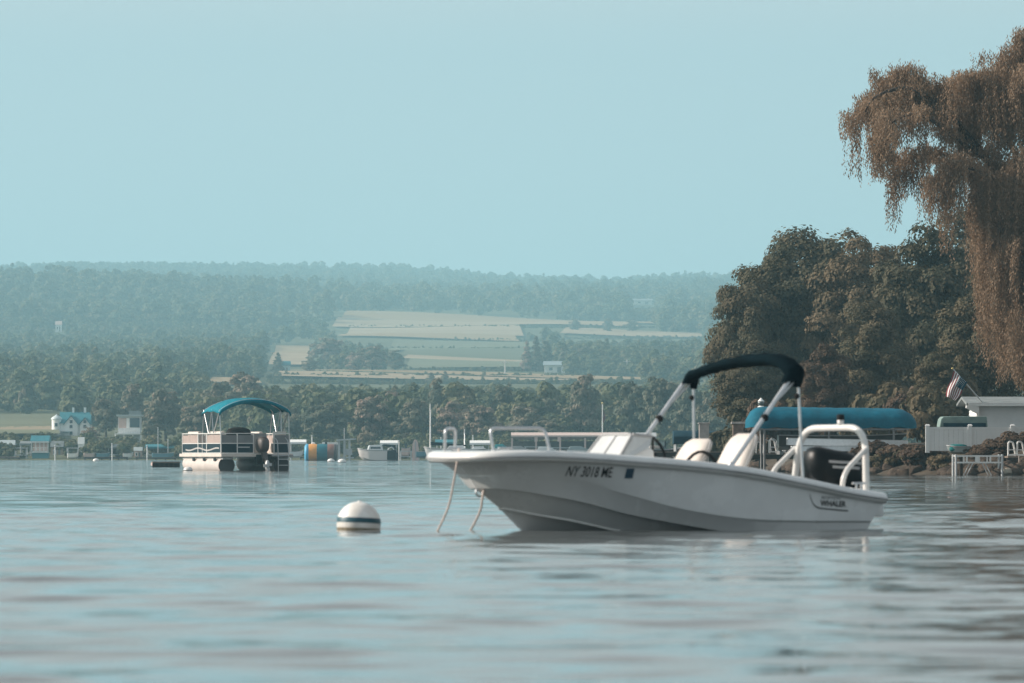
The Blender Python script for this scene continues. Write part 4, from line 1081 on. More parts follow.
# boat lift with a boat under a long blue cover
def covered_boat():
    D = 198.; x0, x1 = X(746, D), X(915, D); zt, zb = Zy(406.5, D), Zy(428, D); L = x1 - x0
    t = thing('boat_lift', 'aluminium boat lift standing at the shore under the long blue cover', 'boat lift', ((x0 + x1) / 2, D, 0))
    gz = 0.0
    for sx in (-L * .40, -L * .02, L * .36):
        for sy in (-1.2, 1.2):
            MB().tube([(sx, sy, -.5), (sx, sy, zb - .02)], .04, 8).build('post', DARKALU, t, smooth=50)
    for sy in (-1.2, 1.2): MB().box((0, sy, zb - .05), (L * .9, .06, .06)).build('rail', DARKALU, t)
    for sx in (-L * .3, L * .25): MB().box((sx, 0, .72), (.12, 2.5, .12)).build('cradle_beam', DARKALU, t)
    c = thing('covered_boat', 'long boat lift canopy in bright blue canvas on the right shore', 'boat cover', ((x0 + x1) / 2, D, 0))
    mb = MB(); G = []; h = zt - zb; g = random.Random(4)
    n = 40
    for i in range(n + 1):
        u = i / n; x = -L / 2 + L * u; e = min(1, (u * L) / .55, ((1 - u) * L) / .75); e = max(0.02, e); er = sqrt(1 - (1 - e) ** 2)
        row = []
        for j in range(15):
            a = pi * j / 14; y = -1.25 * cos(a) * (.55 + .45 * er); z = zb + h * (abs(sin(a)) ** .55) * (.25 + .75 * er) * (1 - .10 * u) + g.uniform(-.012, .012)
            if j in (0, 14): z = zb + .03 * sin(i * 1.1)
            row.append((x, y, z))
        G.append(row)
    mb.grid(G); mb.add(G[0], [tuple(range(15))]); mb.add(G[-1], [tuple(range(14, -1, -1))])
    co = mb.build('canopy', BLUECOVER, c, smooth=60)
    for sx in (-L * .4, L * .36): MB().box((sx, 0, zb - .004 - .02), (.06, 2.4, .04)).build('canopy_frame', DULLALU, c)
    # the dark hull stowed under the cover
    h = thing('stowed_boat', 'dark hulled boat with a pale deck line hanging under the blue cover', 'boat', ((x0 + x1) / 2 + .35, D, Zy(447, D)), 0)
    small_hull(h, L * .74, 1.7, (zb - Zy(447, D)) * .62, mat('dark_hull', (.05, .045, .04), .35, var=.3), mat('brown_canvas', (.14, .10, .08), .8, var=.2))
def small_hull(t, L, W, Hh, mh, md, bow=1, rake=.22, deck=True):
    """simple runabout hull: stern at -L/2, bow at +L/2 (bow=-1 mirrors)"""
    st = [(-.5, .46, 1.0), (-.3, .5, .96), (-.05, .5, .95), (.18, .46, .98), (.34, .34, 1.04), (.44, .19, 1.10), (.5, .015, 1.14)]
    A, B, C = [], [], []
    for u, wv, hv in st:
        A.append((u * L * bow, 0, (-.25 + max(0, (u - .15) / .35) ** 2 * .75) * Hh)); k = max(0, (u - .1) / .4)
        B.append(((u - .02 * k) * L * bow, wv * W * (.86 - .25 * k), (.05 + .42 * k ** 1.5) * Hh)); C.append((u * L * bow + (rake * .12 * L * bow if u > .4 else 0), wv * W, hv * Hh))
    A, B, C = cr(A, 24), cr(B, 24), cr(C, 24); m = MB()
    m.grid([A, B, C]); m.grid([[(x, -y, z) for x, y, z in q] for q in (A, B, C)])
    m.add([A[0], B[0], C[0], (C[0][0], -C[0][1], C[0][2]), (B[0][0], -B[0][1], B[0][2])], [(0, 1, 2, 3, 4)])
    o = m.build('hull', mh, t, smooth=30)
    if deck:
        d = MB(); d.grid([[(x, y * .96, z - .02) for x, y, z in C], [(x, 0, z + .05 * Hh) for x, y, z in C], [(x, -y * .96, z - .02) for x, y, z in C]]); d.build('deck', md, t, smooth=40)
    r = MB(); r.tube(C + [(x, -y, z) for x, y, z in C[::-1]], .03 * Hh + .012, 6); r.build('rub_rail', GREYVINYL, o, smooth=60)
    return o
covered_boat()

# lantern post at the left end of the cover
def lantern():
    D = 200.6; x = X(761, D); t = thing('lantern_post', 'small round lantern on a dock post above the left end of the blue cover', 'lantern', (x, D, 0))
    MB().tube([(0, 0, -.4), (0, 0, Zy(408, D))], .05, 10).build('post', DARKALU, t, smooth=50)
    z = Zy(408, D)
    MB().lathe([(.10, z), (.13, z + .03), (.10, z + .06), (.06, z + .08)], 14).build('collar', WALLW, t, smooth=40)
    MB().ball((0, 0, z + .17), .115, 14, 9).build('globe', mat('lantern_glass', (.10, .12, .12), .15, coat=.5), t, smooth=60)
    MB().lathe([(.10, z + .22), (.12, z + .24), (.05, z + .31), (.02, z + .36)], 14).build('cap', WALLW, t, smooth=40)
lantern()

# brick-like post left of the cover and weathered pillar
def pillar():
    D = 215.; t = thing('stone_pillar', 'short brown stone pillar left of the blue cover behind the cream seats', 'pillar', (X(738, D), D, ground(X(738, D), D) - .1))
    h = Zy(424, D) - ground(X(738, D), D) + .1
    MB().box((0, 0, h / 2), (.40, .40, h)).build('shaft', mat('brown_stone', (.22, .16, .13), .9, var=.35, scale=5, bump=.02), t, bevel=.02)
    MB().box((0, 0, h + .04), (.52, .52, .08)).build('cap', mat('pale_stone', (.45, .40, .37), .85, var=.2, scale=5), t, bevel=.015)
    D = 240.; t = thing('stone_pillar', 'paler grey pillar above the cream seat with the strap', 'pillar', (X(704, D), D, -.6))
    h = Zy(424, D) + .6
    MB().box((0, 0, h / 2), (.42, .42, h)).build('shaft', mat('pale_stone', (.45, .40, .37), .85, var=.2, scale=5), t, bevel=.02)
    MB().box((0, 0, h + .03), (.50, .50, .06)).build('cap', mat('pale_stone', (.45, .40, .37), .85), t, bevel=.015)
pillar()

# two boat lifts under dark navy covers
def navy_lift(pxl, pxr, pt, pb, D, label, lab2):
    x0, x1 = X(pxl, D), X(pxr, D); L = x1 - x0
    t = thing('boat_lift', label, 'boat lift', ((x0 + x1) / 2, D, 0))
    for sx in (-L * .42, L * .42):
        for sy in (-.9, .9): MB().tube([(sx, sy, -.6), (sx, sy, Zy(pb, D))], .045, 8).build('post', DULLALU, t, smooth=50)
    MB().box((0, 0, .62), (L, 2.0, .10)).build('cradle_beam', DULLALU, t)
    c = thing('canvas_canopy', lab2, 'canopy', ((x0 + x1) / 2, D, Zy(pb, D)))
    h = Zy(pt, D) - Zy(pb, D)
    m = MB(); m.prism([(-1.0, 0), (-1.0, h * .55), (-.75, h * .9), (-.3, h), (.3, h), (.75, h * .9), (1.0, h * .55), (1.0, 0)], -L / 2, L / 2, 'x'); m.build('canopy', mat('dark_teal_canvas', (.012, .045, .065), .8, var=.3, scale=3, bump=.03), c, bevel=.03, smooth=40)
navy_lift(673, 703, 430.5, 444, 252., 'boat lift under the left dark navy canopy', 'left of two dark navy lift canopies behind the cream seats')
navy_lift(708, 734, 430.5, 446, 246., 'boat lift under the right dark navy canopy', 'right of two dark navy lift canopies behind the cream seats')
def mini_boat(px, d, L, W, Hh, rz, mh, md, label, z=0.0, bow=1, group=None):
    t = thing('small_boat', label, 'boat', (X(px, d), d, z), rz, group); small_hull(t, L, W, Hh, mh, md, bow); return t
tb = mini_boat(664, 262., 1.7, 1.1, .5, R(20), mat('dark_hull', (.05, .045, .04), .35), BLACK, 'low dark boat left of the left navy canopy', .40)
MB().box((-.1, 0, .72), (.05, .8, .30)).build('windscreen', PANE, tb)
MB().box((-.6, 0, .60), (.5, .8, .14)).build('seat', VINYL, tb, bevel=.03)
# dock between the canopies and the rocks
def dock(px0, px1, D, py, label, n=5, depth=1.2, wood=DECKWOOD):
    x0, x1 = X(px0, D), X(px1, D); z = Zy(py, D); t = thing('dock', label, 'dock', ((x0 + x1) / 2, D, 0)); L = x1 - x0
    dk = MB(); nb = max(6, int(L / .35))
    for i in range(nb): dk.box((-L / 2 + (i + .5) * L / nb, 0, z), (L / nb - .015, depth, .05))
    dk.build('decking', wood, t)
    MB().box((0, -depth / 2 + .03, z - .10), (L, .05, .16)).build('fascia', DARKWOOD, t)
    for i in range(n):
        for sy in (-1, 1): MB().tube([(-L / 2 + .1 + (L - .2) * i / (n - 1), sy * (depth / 2 - .12), -.7), (-L / 2 + .1 + (L - .2) * i / (n - 1), sy * (depth / 2 - .12), z - .03)], .05, 7).build('post', DARKWOOD, t, smooth=50)
    return t
dock(640, 730, 236., 452, 'dark wooden dock stretching behind the two cream seats', 6)
dock(722, 800, 201., 454, 'wooden dock below the left half of the blue cover', 5, 1.4, DECKWOOD)
# aluminium dock sections stacked under the cover
def stack_sections():
    for k, (p0, p1, py, h, lab) in enumerate(((787, 907, 443.0, .22, 'upper long silver dock section leaning under the blue cover'), (790, 868, 449.0, .16, 'lower short silver dock section under the blue cover'))):
        D = 195.2 + k * .0; x0, x1 = X(p0, D), X(p1, D); L = x1 - x0
        t = thing('dock_section', lab, 'dock section', ((x0 + x1) / 2, D - .9 * k, Zy(py, D)), 0, 'stored dock sections'); t.rotation_euler = (0, R(1.2 if k == 0 else 0), 0)
        MB().box((0, 0, h / 2), (L, 1.0, .05)).build('deck', DULLALU, t)
        for sy in (-.5, .5): MB().box((0, sy, 0), (L, .05, h)).build('side_beam', ALU, t)
        for i in range(9): MB().box((-L / 2 + L * (i + .5) / 9, 0, -.02), (.05, .95, h * .6)).build('cross_member', DULLALU, t)
stack_sections()
# a rack carrying them
t = thing('storage_rack', 'low timber rack that carries the silver dock sections', 'rack', (X(845, 195), 195., 0))
for sx in (-1.7, 0, 1.7):
    for sy in (-.75, .45): MB().tube([(sx, sy, -.5), (sx, sy, Zy(450, 195))], .05, 6).build('leg', DARKWOOD, t)
    MB().box((sx, -.15, Zy(450.8, 195)), (.12, 1.5, .06)).build('beam', DARKWOOD, t)

# ladder handrail hoops: pairs of white hoops at dock ends
def hoop(px, py_t, py_b, D, w_, label, group):
    t = thing('handrail_hoop', label, 'handrail', (X(px, D), D, Zy(py_b, D)), 0, group); h = Zy(py_t, D) - Zy(py_b, D)
    MB().tube(bent([(-w_ / 2, 0, 0), (-w_ * .46, 0, h), (w_ * .15, .05, h * .96), (w_ / 2, .1, 0)], w_ * .5, 7), .03, 8).build('bent_tube', TUBEW, t, smooth=60)
    MB().box((-w_ * .05, 0, .03), (w_ * 1.05, .12, .05)).build('foot_plate', TUBEW, t)
    MB().box((-w_ * .02, .03, h * .42), (w_ * .8, .03, .03)).build('cross_bar', TUBEW, t)
for k, px in enumerate((773, 782)): hoop(px, 439.5, 452.6, 200.6, .27, ('left' if k == 0 else 'right') + ' hoop of the white pair below the left end of the blue cover', 'white hoops on the dock')
for k, px in enumerate((1012, 1021)): hoop(px, 441.5, 455.8, 183.2, .25, ('left' if k == 0 else 'right') + ' hoop of the white pair at the right edge below the fence', 'white hoops at the right edge')
# bent pipe rack with hose ends
t = thing('pipe_rack', 'tangle of thin bent pipes between the lantern post and the white hoops', 'pipe rack', (X(770, 203), 203., Zy(454, 203)))
for i, (a, h) in enumerate(((-.5, .45), (-.25, .55), (.0, .6), (.2, .5), (.45, .62), (.65, .4))): MB().tube(bent([(a, 0, 0), (a + .03, 0, h), (a + .25, .1, h * .8), (a + .3, .1, .1)], .1), .014, 6).build('pipe', DULLALU, t, smooth=60)
dock(1006, 1050, 183.2, 457, 'small dock carrying the white hoops at the right edge', 4, 1.3)

# white vinyl fence
def fence():
    D = 187.2; FW = mat('fence_vinyl', (.82, .82, .81), .45, var=.06, scale=1.2)
    x0, x1 = X(925, D), X(1090, D); zt, zb = Zy(427.5, D), .75
    t = thing('vinyl_fence', 'solid white vinyl fence with capped posts on the bank below the shed', 'fence', (x0, D, 0))
    L = x1 - x0; pxs = [927.5, 970, 1012.5, 1055, 1088]
    P = [X(p, D) - x0 for p in pxs]
    for a, b in zip(P[:-1], P[1:]):
        m = MB(); nb = 8; wb = (b - a - .13) / nb
        for i in range(nb): m.box((a + .065 + wb * (i + .5), 0, (zt + zb) / 2), (wb - .006, .035, zt - zb - .06))
        m.build('panel', FW, t); r = MB(); r.box(((a + b) / 2, 0, zt - .02), (b - a - .12, .06, .07)); r.build('top_rail', FW, t)
    for p in P:
        po = MB(); po.box((p, 0, (zt + zb) / 2 + .02), (.13, .13, zt - zb + .10)); o = po.build('post', FW, t)
        c = MB(); c.box((p, 0, zt + .085), (.17, .17, .05), taper=.5); c.build('cap', FW, o)
fence()

# shed with lap siding
def shed():
    D = 193.; x0, x1 = X(978, D), X(1120, D); zg = .9; ze = Zy(405, D)
    t = thing('shed', 'pale lap sided shed behind the white fence at the right edge', 'shed', (x0, D, zg - .1))
    L = x1 - x0; Wd = 3.6; h = ze - zg + .1
    SID = mat('lap_siding', (.74, .76, .76), .6, var=.08, scale=1.5)
    m = MB(); nb = 14; bh = h / nb
    for i in range(nb):
        z = i * bh
        m.grid([[(0, -.02, z), (0, 0, z + bh)], [(L, -.02, z), (L, 0, z + bh)]]); m.grid([[(0, -.02, z), (0, 0, z)], [(L, -.02, z), (L, 0, z)]])
        m.grid([[(-.02, 0, z), (0, 0, z + bh)], [(-.02, Wd, z), (0, Wd, z + bh)]]); m.grid([[(-.02, 0, z), (0, 0, z)], [(-.02, Wd, z), (0, Wd, z)]])
    m.box((L / 2 + .02, Wd / 2 + .02, h / 2), (L - .04, Wd - .04, h))
    m.build('wall', SID, t)
    m = MB(); m.box((.02, -.035, h / 2), (.12, .03, h)); m.box((-.04, .04, h / 2), (.03, .12, h)); m.build('corner_board', WALLW, t)
    r = MB(); r.prism([(-.35, h - .02), (-.35, h + .07), (Wd / 2, h + .30), (Wd + .35, h + .07), (Wd + .35, h - .02), (Wd / 2, h + .22)], -.42, L + .3, 'x'); r.build('roof', ROOFGREY, t)
    f = MB(); f.box((L / 2, -.37, h + .015), (L + .7, .03, .11)); f.build('fascia', WALLW, t)
    b = MB(); b.prism([(-.42, h - .10), (-.42, h - .02), (0, h - .02), (0, h - .32)], -.35, -.02, 'y'); b.build('eave_return', WALLW, t)
shed()

# covered hull stored behind the fence
def stored():
    D = 190.; t = thing('covered_hull', 'upturned pale green covered hull stored behind the white fence', 'boat', (X(962, D), D, .8))
    z0, z1 = Zy(427.5, D) - .8, Zy(416.5, D) - .8; L = X(986, D) - X(938, D)
    m = MB(); m.prism([(-L * .5, z0), (-L * .47, z0 + (z1 - z0) * .75), (-L * .42, z1), (L * .48, z1), (L * .5, z0)], -.7, .7, 'y'); m.build('cover', mat('grey_green_cover', (.20, .27, .25), .75, var=.2, scale=3), t, bevel=.04, smooth=40)
    m = MB(); m.box((.03, -.05, z0 + (z1 - z0) * .18), (L * .88, 1.36, .16)); m.build('dark_side', mat('dark_teal_canvas', (.012, .045, .065), .8), t)
    for sx in (-.5, .5): MB().box((sx, 0, (z0 - .03) / 2), (.1, 1.2, z0 - .03)).build('trestle', DARKWOOD, t)
stored()
def dinghy():
    D = 185.6; t = thing('covered_dinghy', 'small dinghy under a green teal cover on the bank below the fence', 'dinghy', (X(958, D), D, Zy(452.5, D)), R(8))
    small_hull(t, .72, .55, .20, mat('dinghy_hull', (.30, .34, .33), .5), TEAL, -1)
    m = MB(); m.ball((.0, 0, .14), .33, 16, 9, (.98, .7, .42), .7); m.build('cover', mat('green_teal_cover', (.02, .17, .17), .7, var=.25, scale=6, bump=.02), t, smooth=60)
dinghy()
# bare aluminium dock frame in the shallows
def frame():
    D = 181.5; x0, x1 = X(953.5, D), X(1001.5, D); L = x1 - x0; z1, z0 = Zy(456, D), Zy(462.5, D)
    t = thing('bare_dock', 'bare aluminium dock frame with braced legs standing in shallow water', 'dock frame', ((x0 + x1) / 2, D, 0))
    for sy in (-.6, .6):
        m = MB(); m.box((0, sy, z1), (L, .05, .05)); m.box((0, sy, z0), (L, .05, .05))
        for u in (-.5, -.27, 0, .25, .5): m.box((u * L + (.025 if u < 0 else -.025 if u > 0 else 0), sy, (z0 + z1) / 2), (.05, .048, z1 - z0 - .05))
        m.build('side_truss', TUBEW, t)
    for sx in (-.46, -.23, 0, .23, .46): MB().box((sx * L, 0, z1 - .002), (.04, 1.15, .04)).build('cross_member', TUBEW, t)
    MB().box((-.05 * L, -.62, (z0 + z1) / 2), (.10, .03, z1 - z0)).build('plate', TUBEW, t)
    for sx in (-1, 1):
        for sy in (-.6, .6):
            MB().tube([(sx * (L / 2 - .03), sy, -.6), (sx * (L / 2 - .03), sy, z1 + .05)], .038, 8).build('leg', DULLALU, t, smooth=50)
            MB().tube([(sx * L * .12, sy, z0), (sx * L * .27, sy, -.05)], .018, 6).build('brace', DULLALU, t, smooth=50)
    MB().tube([(-L / 2 + .24, .1, -.6), (-L / 2 + .24, .1, z1)], .07, 8).build('pile', DARKWOOD, t, smooth=50)
frame()
# riprap boulders
def boulders():
    protos = []
    RK = mat('bank_rock', (.075, .055, .042), .92, var=.55, scale=2.5, bump=.05, bscale=6)
    for s in range(4):
        bm = bmesh.new(); bmesh.ops.create_icosphere(bm, subdivisions=3, radius=1)
        g = np.random.default_rng(40 + s); ns = g.normal(size=(9, 3)); ns /= np.linalg.norm(ns, axis=1)[:, None]; off = g.uniform(.62, .9, 9)
        for v in bm.verts:
            p = np.array(v.co)
            for n_, o_ in zip(ns, off):
                k = p @ n_ - o_
                if k > 0: p = p - n_ * k * .85
            v.co = Vector(p * (1 + .05 * sin(p[0] * 9 + s) * sin(p[1] * 8)))
        me = bpy.data.meshes.new('boulder'); bm.to_mesh(me); bm.free(); me.materials.append(RK)
        me.polygons.foreach_set('use_smooth', [True] * len(me.polygons)); me.set_sharp_from_angle(angle=R(32)); protos.append(me)
    g = random.Random(8)
    for i in range(95):
        u = g.random() ** .9; px = 868 + 185 * u if i < 70 else g.uniform(700, 868)
        d0 = float(np.interp(px, [700, 790, 875, 960, 1040, 1100], [260, 208, 190, 184, 180, 172])); up = g.random(); d = d0 - .25 + up * 2.6
        o = link(bpy.data.objects.new('boulder', protos[i % 4])); x = wx(px, d); s = g.uniform(.14, .36)
        o.location = (x, d, max(-.05, ground(x, d)) + s * .12); o.scale = (s * g.uniform(1, 1.5), s, s * g.uniform(.6, .9)); o.rotation_euler = (g.uniform(-.3, .3), g.uniform(-.3, .3), g.random() * 6.28)
        tag(o, 'brown boulder in the rocky bank along the right shore', 'boulder', 'boulders of the rocky bank')
    PR = mat('pale_rock', (.34, .30, .24), .85, var=.25, scale=5)
    o = link(bpy.data.objects.new('boulder', protos[1].copy())); o.data.materials[0] = PR; o.location = (X(1008, 181.0), 181.0, .09); o.scale = (.20, .16, .15)
    tag(o, 'pale tan rock at the waterline right of the aluminium frame', 'boulder')
boulders()
t = thing('fender_ball', 'white oval fender hanging under the dock at the right edge', 'fender', (X(1019, 182.4), 182.4, Zy(467, 182.4)))
MB().ball((0, 0, 0), .085, 14, 10, (1, 1, 1.5)).build('ball', BUOYW, t, smooth=60); MB().tube([(0, 0, .12), (0, .05, .36)], .012, 6).build('line', ROPE, t)

# flag on its slanted pole fixed to the shed
def flag():
    D = 192.; base = Vector((X(982, D), D, Zy(401, D)))
    t = thing('flag', 'stars and stripes flag hanging from a slanted pole left of the willow', 'flag', base)
    def L(px, py, y=0): return Vector((X(px, D) - base.x, y, Zy(py, D) - base.z))
    top = L(952.5, 368.5)
    po = MB().tube([(0.08, .9, -.02), L(978, 396, .4), top], .022, 8).build('pole', ALU, t, smooth=50)
    MB().ball(top, .04, 10, 8).build('finial', mat('gilt', (.5, .38, .15), .3, .8), po, smooth=60)
    a, b = L(954, 371), L(967.5, 382.5)            # the hoist edge runs along the pole
    fall = (L(945.5, 396.5) - a); fall2 = (L(956, 401) - b)
    def S(u, v):                                    # u along the pole, v down the fly
        p = a.lerp(b, u) + (fall * (1 - u) + fall2 * u) * v
        return p + Vector((.03 * sin(v * 7 + u * 3) * v, .06 * sin(u * 9 + v * 3.0) * (0.3 + v), 0))
    RED = mat('flag_red', (.26, .05, .06), .8); WHT = mat('flag_white', (.88, .86, .84), .8); BLU = mat('flag_blue', (.015, .07, .11), .8)
    def patch(u0, u1, v0, v1, m, name, n=12, off=0.0):
        mb = MB(); mb.grid([[S(u0 + (u1 - u0) * i / 3, v0 + (v1 - v0) * j / n) + Vector((0, off, 0)) for j in range(n + 1)] for i in range(4)]); return mb.build(name, m, t, smooth=60, solid=.006)
    for k in range(13):
        u0, u1 = k / 13, (k + 1) / 13
        patch(u0, u1, 0.0 if k < 6 else 0.0, 1.0, RED if k % 2 == 0 else WHT, 'stripe')
    can = patch(0.46, 1.0, 0.0, .42, BLU, 'canton', off=-.015)
    st = MB()
    for r in range(5):
        for c in range(6):
            p = S(.50 + .092 * r + .0, .035 + .066 * c) + Vector((0, -.024, 0)); q = []
            for i in range(10):
                rr = .018 if i % 2 == 0 else .008; an = pi / 2 + i * pi / 5; q.append(p + Vector((rr * cos(an), 0, rr * sin(an))))
            st.add(q, [tuple(range(10))])
    st.build('stars', WHT, can)
flag()

# ================================================================== far shore
def hoist(px, d, w_, h_, label, canopy=None, group='boat lifts along the far shore'):
    t = thing('boat_lift', label, 'boat lift', (X(px, d), d, 0), 0, group)
    for sx in (-.46, .46):
        for sy in (-.8, .8): MB().tube([(sx * w_, sy, -.5), (sx * w_, sy, h_)], .06, 6).build('post', DULLALU, t)
    MB().box((0, 0, h_ * .42), (w_, 1.7, .10)).build('cradle_beam', DULLALU, t)
    if canopy: 
        m = MB(); m.prism([(-1.1, h_ - .1), (-1.1, h_ + .12), (0, h_ + .42), (1.1, h_ + .12), (1.1, h_ - .1)], -w_ * .55, w_ * .55, 'x'); m.build('canopy', canopy, t)
    else: 
        for sy in (-.8, .8): MB().box((0, sy, h_ + .05), (w_ * 1.05, .09, .09)).build('rail', DULLALU, t)
    return t

def window(m, parent, c, wd, h, face='y', depth=.05):
    f = MB(); f.box(c, (wd + .16, depth, h + .16) if face == 'y' else (depth, wd + .16, h + .16)); fo = f.build('window', WALLW, parent)
    p = MB(); cc = (c[0], c[1] - depth * .6, c[2]) if face == 'y' else (c[0] - depth * .6, c[1], c[2]); p.box(cc, (wd, .02, h) if face == 'y' else (.02, wd, h)); p.build('pane', PANE, fo)

def turret_house():
    D = 850.; k = D / F * 1.12; gx = X(73, D); z0 = ground(gx, D)
    t = thing('house', 'large white house with steep teal roofs, gables and a round corner turret', 'house', (gx, D, z0 - .3)); t.scale = (.86, .86, .66)
    W = 40 * k; h = 3.2
    m = MB(); m.box((.3, 2.4, h / 2), (W * .78, 4.8, h)); m.build('wall', WALLW, t)
    r = MB(); r.prism([(-.35, h), (2.4, h + 2.6), (5.15, h)], .3 - W * .41, .3 + W * .41, 'x'); ro = r.build('roof', ROOFTEAL, t)
    for cx, s, lab in ((-.3, 1.15, None), (2.1, .85, None)):
        g = MB(); g.prism([(cx - s, 0), (cx + s, 0), (cx + s, h), (cx, h + s * 1.55), (cx - s, h)], -.5, 1.2, 'y'); g.build('gable', WALLW, t)
        r = MB(); r.prism([(cx - s - .25, h - .25), (cx, h + s * 1.55 + .12), (cx + s + .25, h - .25), (cx + s + .1, h - .28), (cx, h + s * 1.55 - .1), (cx - s - .1, h - .28)], -.75, 1.9, 'y'); r.build('roof', ROOFTEAL, t)
        for z in (1.0, 2.5, 3.6): 
            if z < h + s: window(None, t, (cx, -.53, z), .5, .75)
    c = (-W * .43, .4)
    tu = MB(); tu.lathe([(.85, 0), (.85, h + .9)], 18, (c[0], c[1], 0)); to = tu.build('turret', WALLW, t, smooth=40)
    MB().lathe([(1.0, h + .9), (.95, h + 1.15), (.7, h + 1.5), (.3, h + 1.75), (.04, h + 2.1)], 18, (c[0], c[1], 0)).build('turret_cap', mat('pale_dome', (.60, .66, .66), .5), to, smooth=50)
    for z in (1.2, 2.9): window(None, t, (c[0], c[1] - .86, z), .5, .8)
    for (cx, w_) in ((-.15, .35), (1.9, .4)): MB().box((cx, 2.5, h + 2.7), (w_, .5, 1.9)).build('chimney', WALLW, ro)
    MB().box((-1.35, -.7, 1.25), (1.5, .9, .12)).build('porch_roof', ROOFTEAL, t)
    MB().box((-1.35, -1.1, 1.55), (1.5, .06, .35)).build('balcony_rail', WALLW, t)
turret_house()

def balcony_house():
    D = 770.; k = D / F; gx = X(129, D); z0 = ground(gx, D)
    t = thing('house', 'tall narrow house with pink panel, glass corner and white balcony deck', 'house', (gx, D, z0 - .2))
    zb = lambda py: Zy(py, D) - z0 + .2
    W = 22 * k
    m = MB(); m.box((0, 1.8, zb(415) / 2), (W, 3.2, zb(415))); m.build('wall', mat('grey_siding', (.64, .66, .66), .7, var=.1), t)
    MB().box((-W * .30, .16, (zb(418) + zb(428)) / 2), (W * .34, .06, zb(418) - zb(428))).build('pink_panel', WALLP, t)
    MB().box((-W * .06, .155, (zb(418) + zb(428)) / 2), (W * .12, .07, zb(418) - zb(428))).build('white_panel', WALLW, t)
    MB().box((W * .26, .17, (zb(418) + zb(427.5)) / 2), (W * .44, .05, zb(418) - zb(427.5))).build('glass_corner', PANE, t)
    MB().box((0, 1.6, zb(415.5)), (W * 1.15, 4.0, .22)).build('roof', mat('flat_roof', (.42, .47, .47), .6), t)
    MB().box((W * .25, 1.9, zb(413)), (W * .55, 2.4, .6)).build('roof_lantern', ROOFGREY, t)
    MB().box((0, -.7, zb(434)), (W * 1.22, 1.9, .14)).build('balcony', WALLW, t)
    r = MB(); r.box((0, -1.62, zb(431)), (W * 1.22, .06, .07))
    for i in range(12): r.box((-W * .6 + W * 1.2 * i / 11, -1.62, zb(432.6)), (.04, .05, zb(431) - zb(434)))
    r.build('balcony_rail', WALLW, t)
    for sx in (-.58, -.2, .2, .58): MB().tube([(W * sx, -1.5, -.5), (W * sx, -1.5, zb(434))], .09, 8).build('stilt', WALLW, t)
balcony_house()

def boathouse():
    D = 690.; k = D / F; gx = X(40, D); W = 17 * k
    t = thing('boathouse', 'small white boathouse with teal roof standing at the left waterline', 'boathouse', (gx, D, -.3))
    z = lambda py: Zy(py, D) + .3
    m = MB(); m.box((0, 1.2, (z(452)) / 2 + .0), (W * .92, 2.4, z(452))); m.build('lower_wall', mat('teal_siding', (.10, .28, .32), .7), t)
    MB().box((0, 0, z(452)), (W, .5, .18)).build('lower_deck', WALLW, t)
    m = MB(); m.box((0, 1.4, (z(452) + z(442)) / 2), (W * .8, 2.0, z(442) - z(452))); m.build('upper_wall', WALLP, t)
    for i in range(5): MB().box((-W * .48 + W * .96 * i / 4, -.2, (z(452) + z(442)) / 2), (.10, .10, z(442) - z(452))).build('post', WALLW, t)
    r = MB(); r.box((0, -.22, z(447.6)), (W, .05, .06)); 
    for i in range(14): r.box((-W * .48 + W * .96 * i / 13, -.22, z(450)), (.04, .04, z(448) - z(452)))
    r.build('railing', WALLW, t)
    m = MB(); m.prism([(-.6, z(442) - .02), (-.5, z(441)), (1.0, z(435.5)), (2.6, z(436)), (2.6, z(442) - .02)], -W * .56, W * .56, 'x'); m.build('roof', ROOFTEAL, t)
    MB().box((0, -.62, z(442)), (W * 1.12, .06, .16)).build('fascia', WALLW, t)
boathouse()

def far_shed(px, pyt, pyb, wpx, d, wall, roof, label, cat='hut', on_ground=True, name='hut'):
    k = d / F; gx = X(px, d); zb = Zy(pyb, d); zt = Zy(pyt, d); W = wpx * k; h = (zt - zb)
    z0 = min(zb, ground(gx, d)) if on_ground else zb
    t = thing(name, label, cat, (gx, d, z0 - .1)); q = zb - z0 + .1
    MB().box((0, W * .4, (h * .68 + q) / 2), (W, W * .8, h * .68 + q)).build('wall', wall, t)
    m = MB(); m.prism([(-.12 * W, h * .66 + q), (W * .4, h + q), (W * .92, h * .66 + q)], -W * .56, W * .56, 'x'); m.build('roof', roof, t)
    window(None, t, (-W * .2, -.03, h * .34 + q), W * .16, h * .24); MB().box((W * .2, -.03, h * .26 + q), (W * .18, .05, h * .46)).build('door', ROOFGREY, t)
    return t
far_shed(6, 440, 455, 16, 700., mat('teal_siding', (.10, .28, .32), .7), mat('flat_roof', (.42, .47, .47), .6), 'dark teal shed at the waterline at the left edge')
far_shed(57, 441, 458, 12, 706., mat('tan_siding', (.40, .30, .22), .8), ROOFGREY, 'low tan hut just right of the small white boathouse')
far_shed(81, 437, 458, 6, 700., WALLW, WALLW, 'tiny white hut below the turreted house')
far_shed(138, 447, 458, 8, 695., WALLP, mat('flat_roof', (.42, .47, .47), .6), 'tiny pinkish hut on the waterline below the pink balcony house')
far_shed(643, 298.5, 304.5, 18, at_ground(643, 304.5), WALLW, ROOFGREY, 'long white farm building high on the distant hillside', 'barn', name='barn')
far_shed(58.5, 321, 332, 6, at_ground(58, 332), WALLW, WALLP, 'white farmhouse among the trees high on the left hillside', 'house', name='house')
far_shed(285, 361, 374, 10, at_ground(285, 374), mat('pale_teal_siding', (.40, .52, .53), .7), ROOFTEAL, 'tiny pale teal cottage at the left end of the fields', 'house', name='cottage')
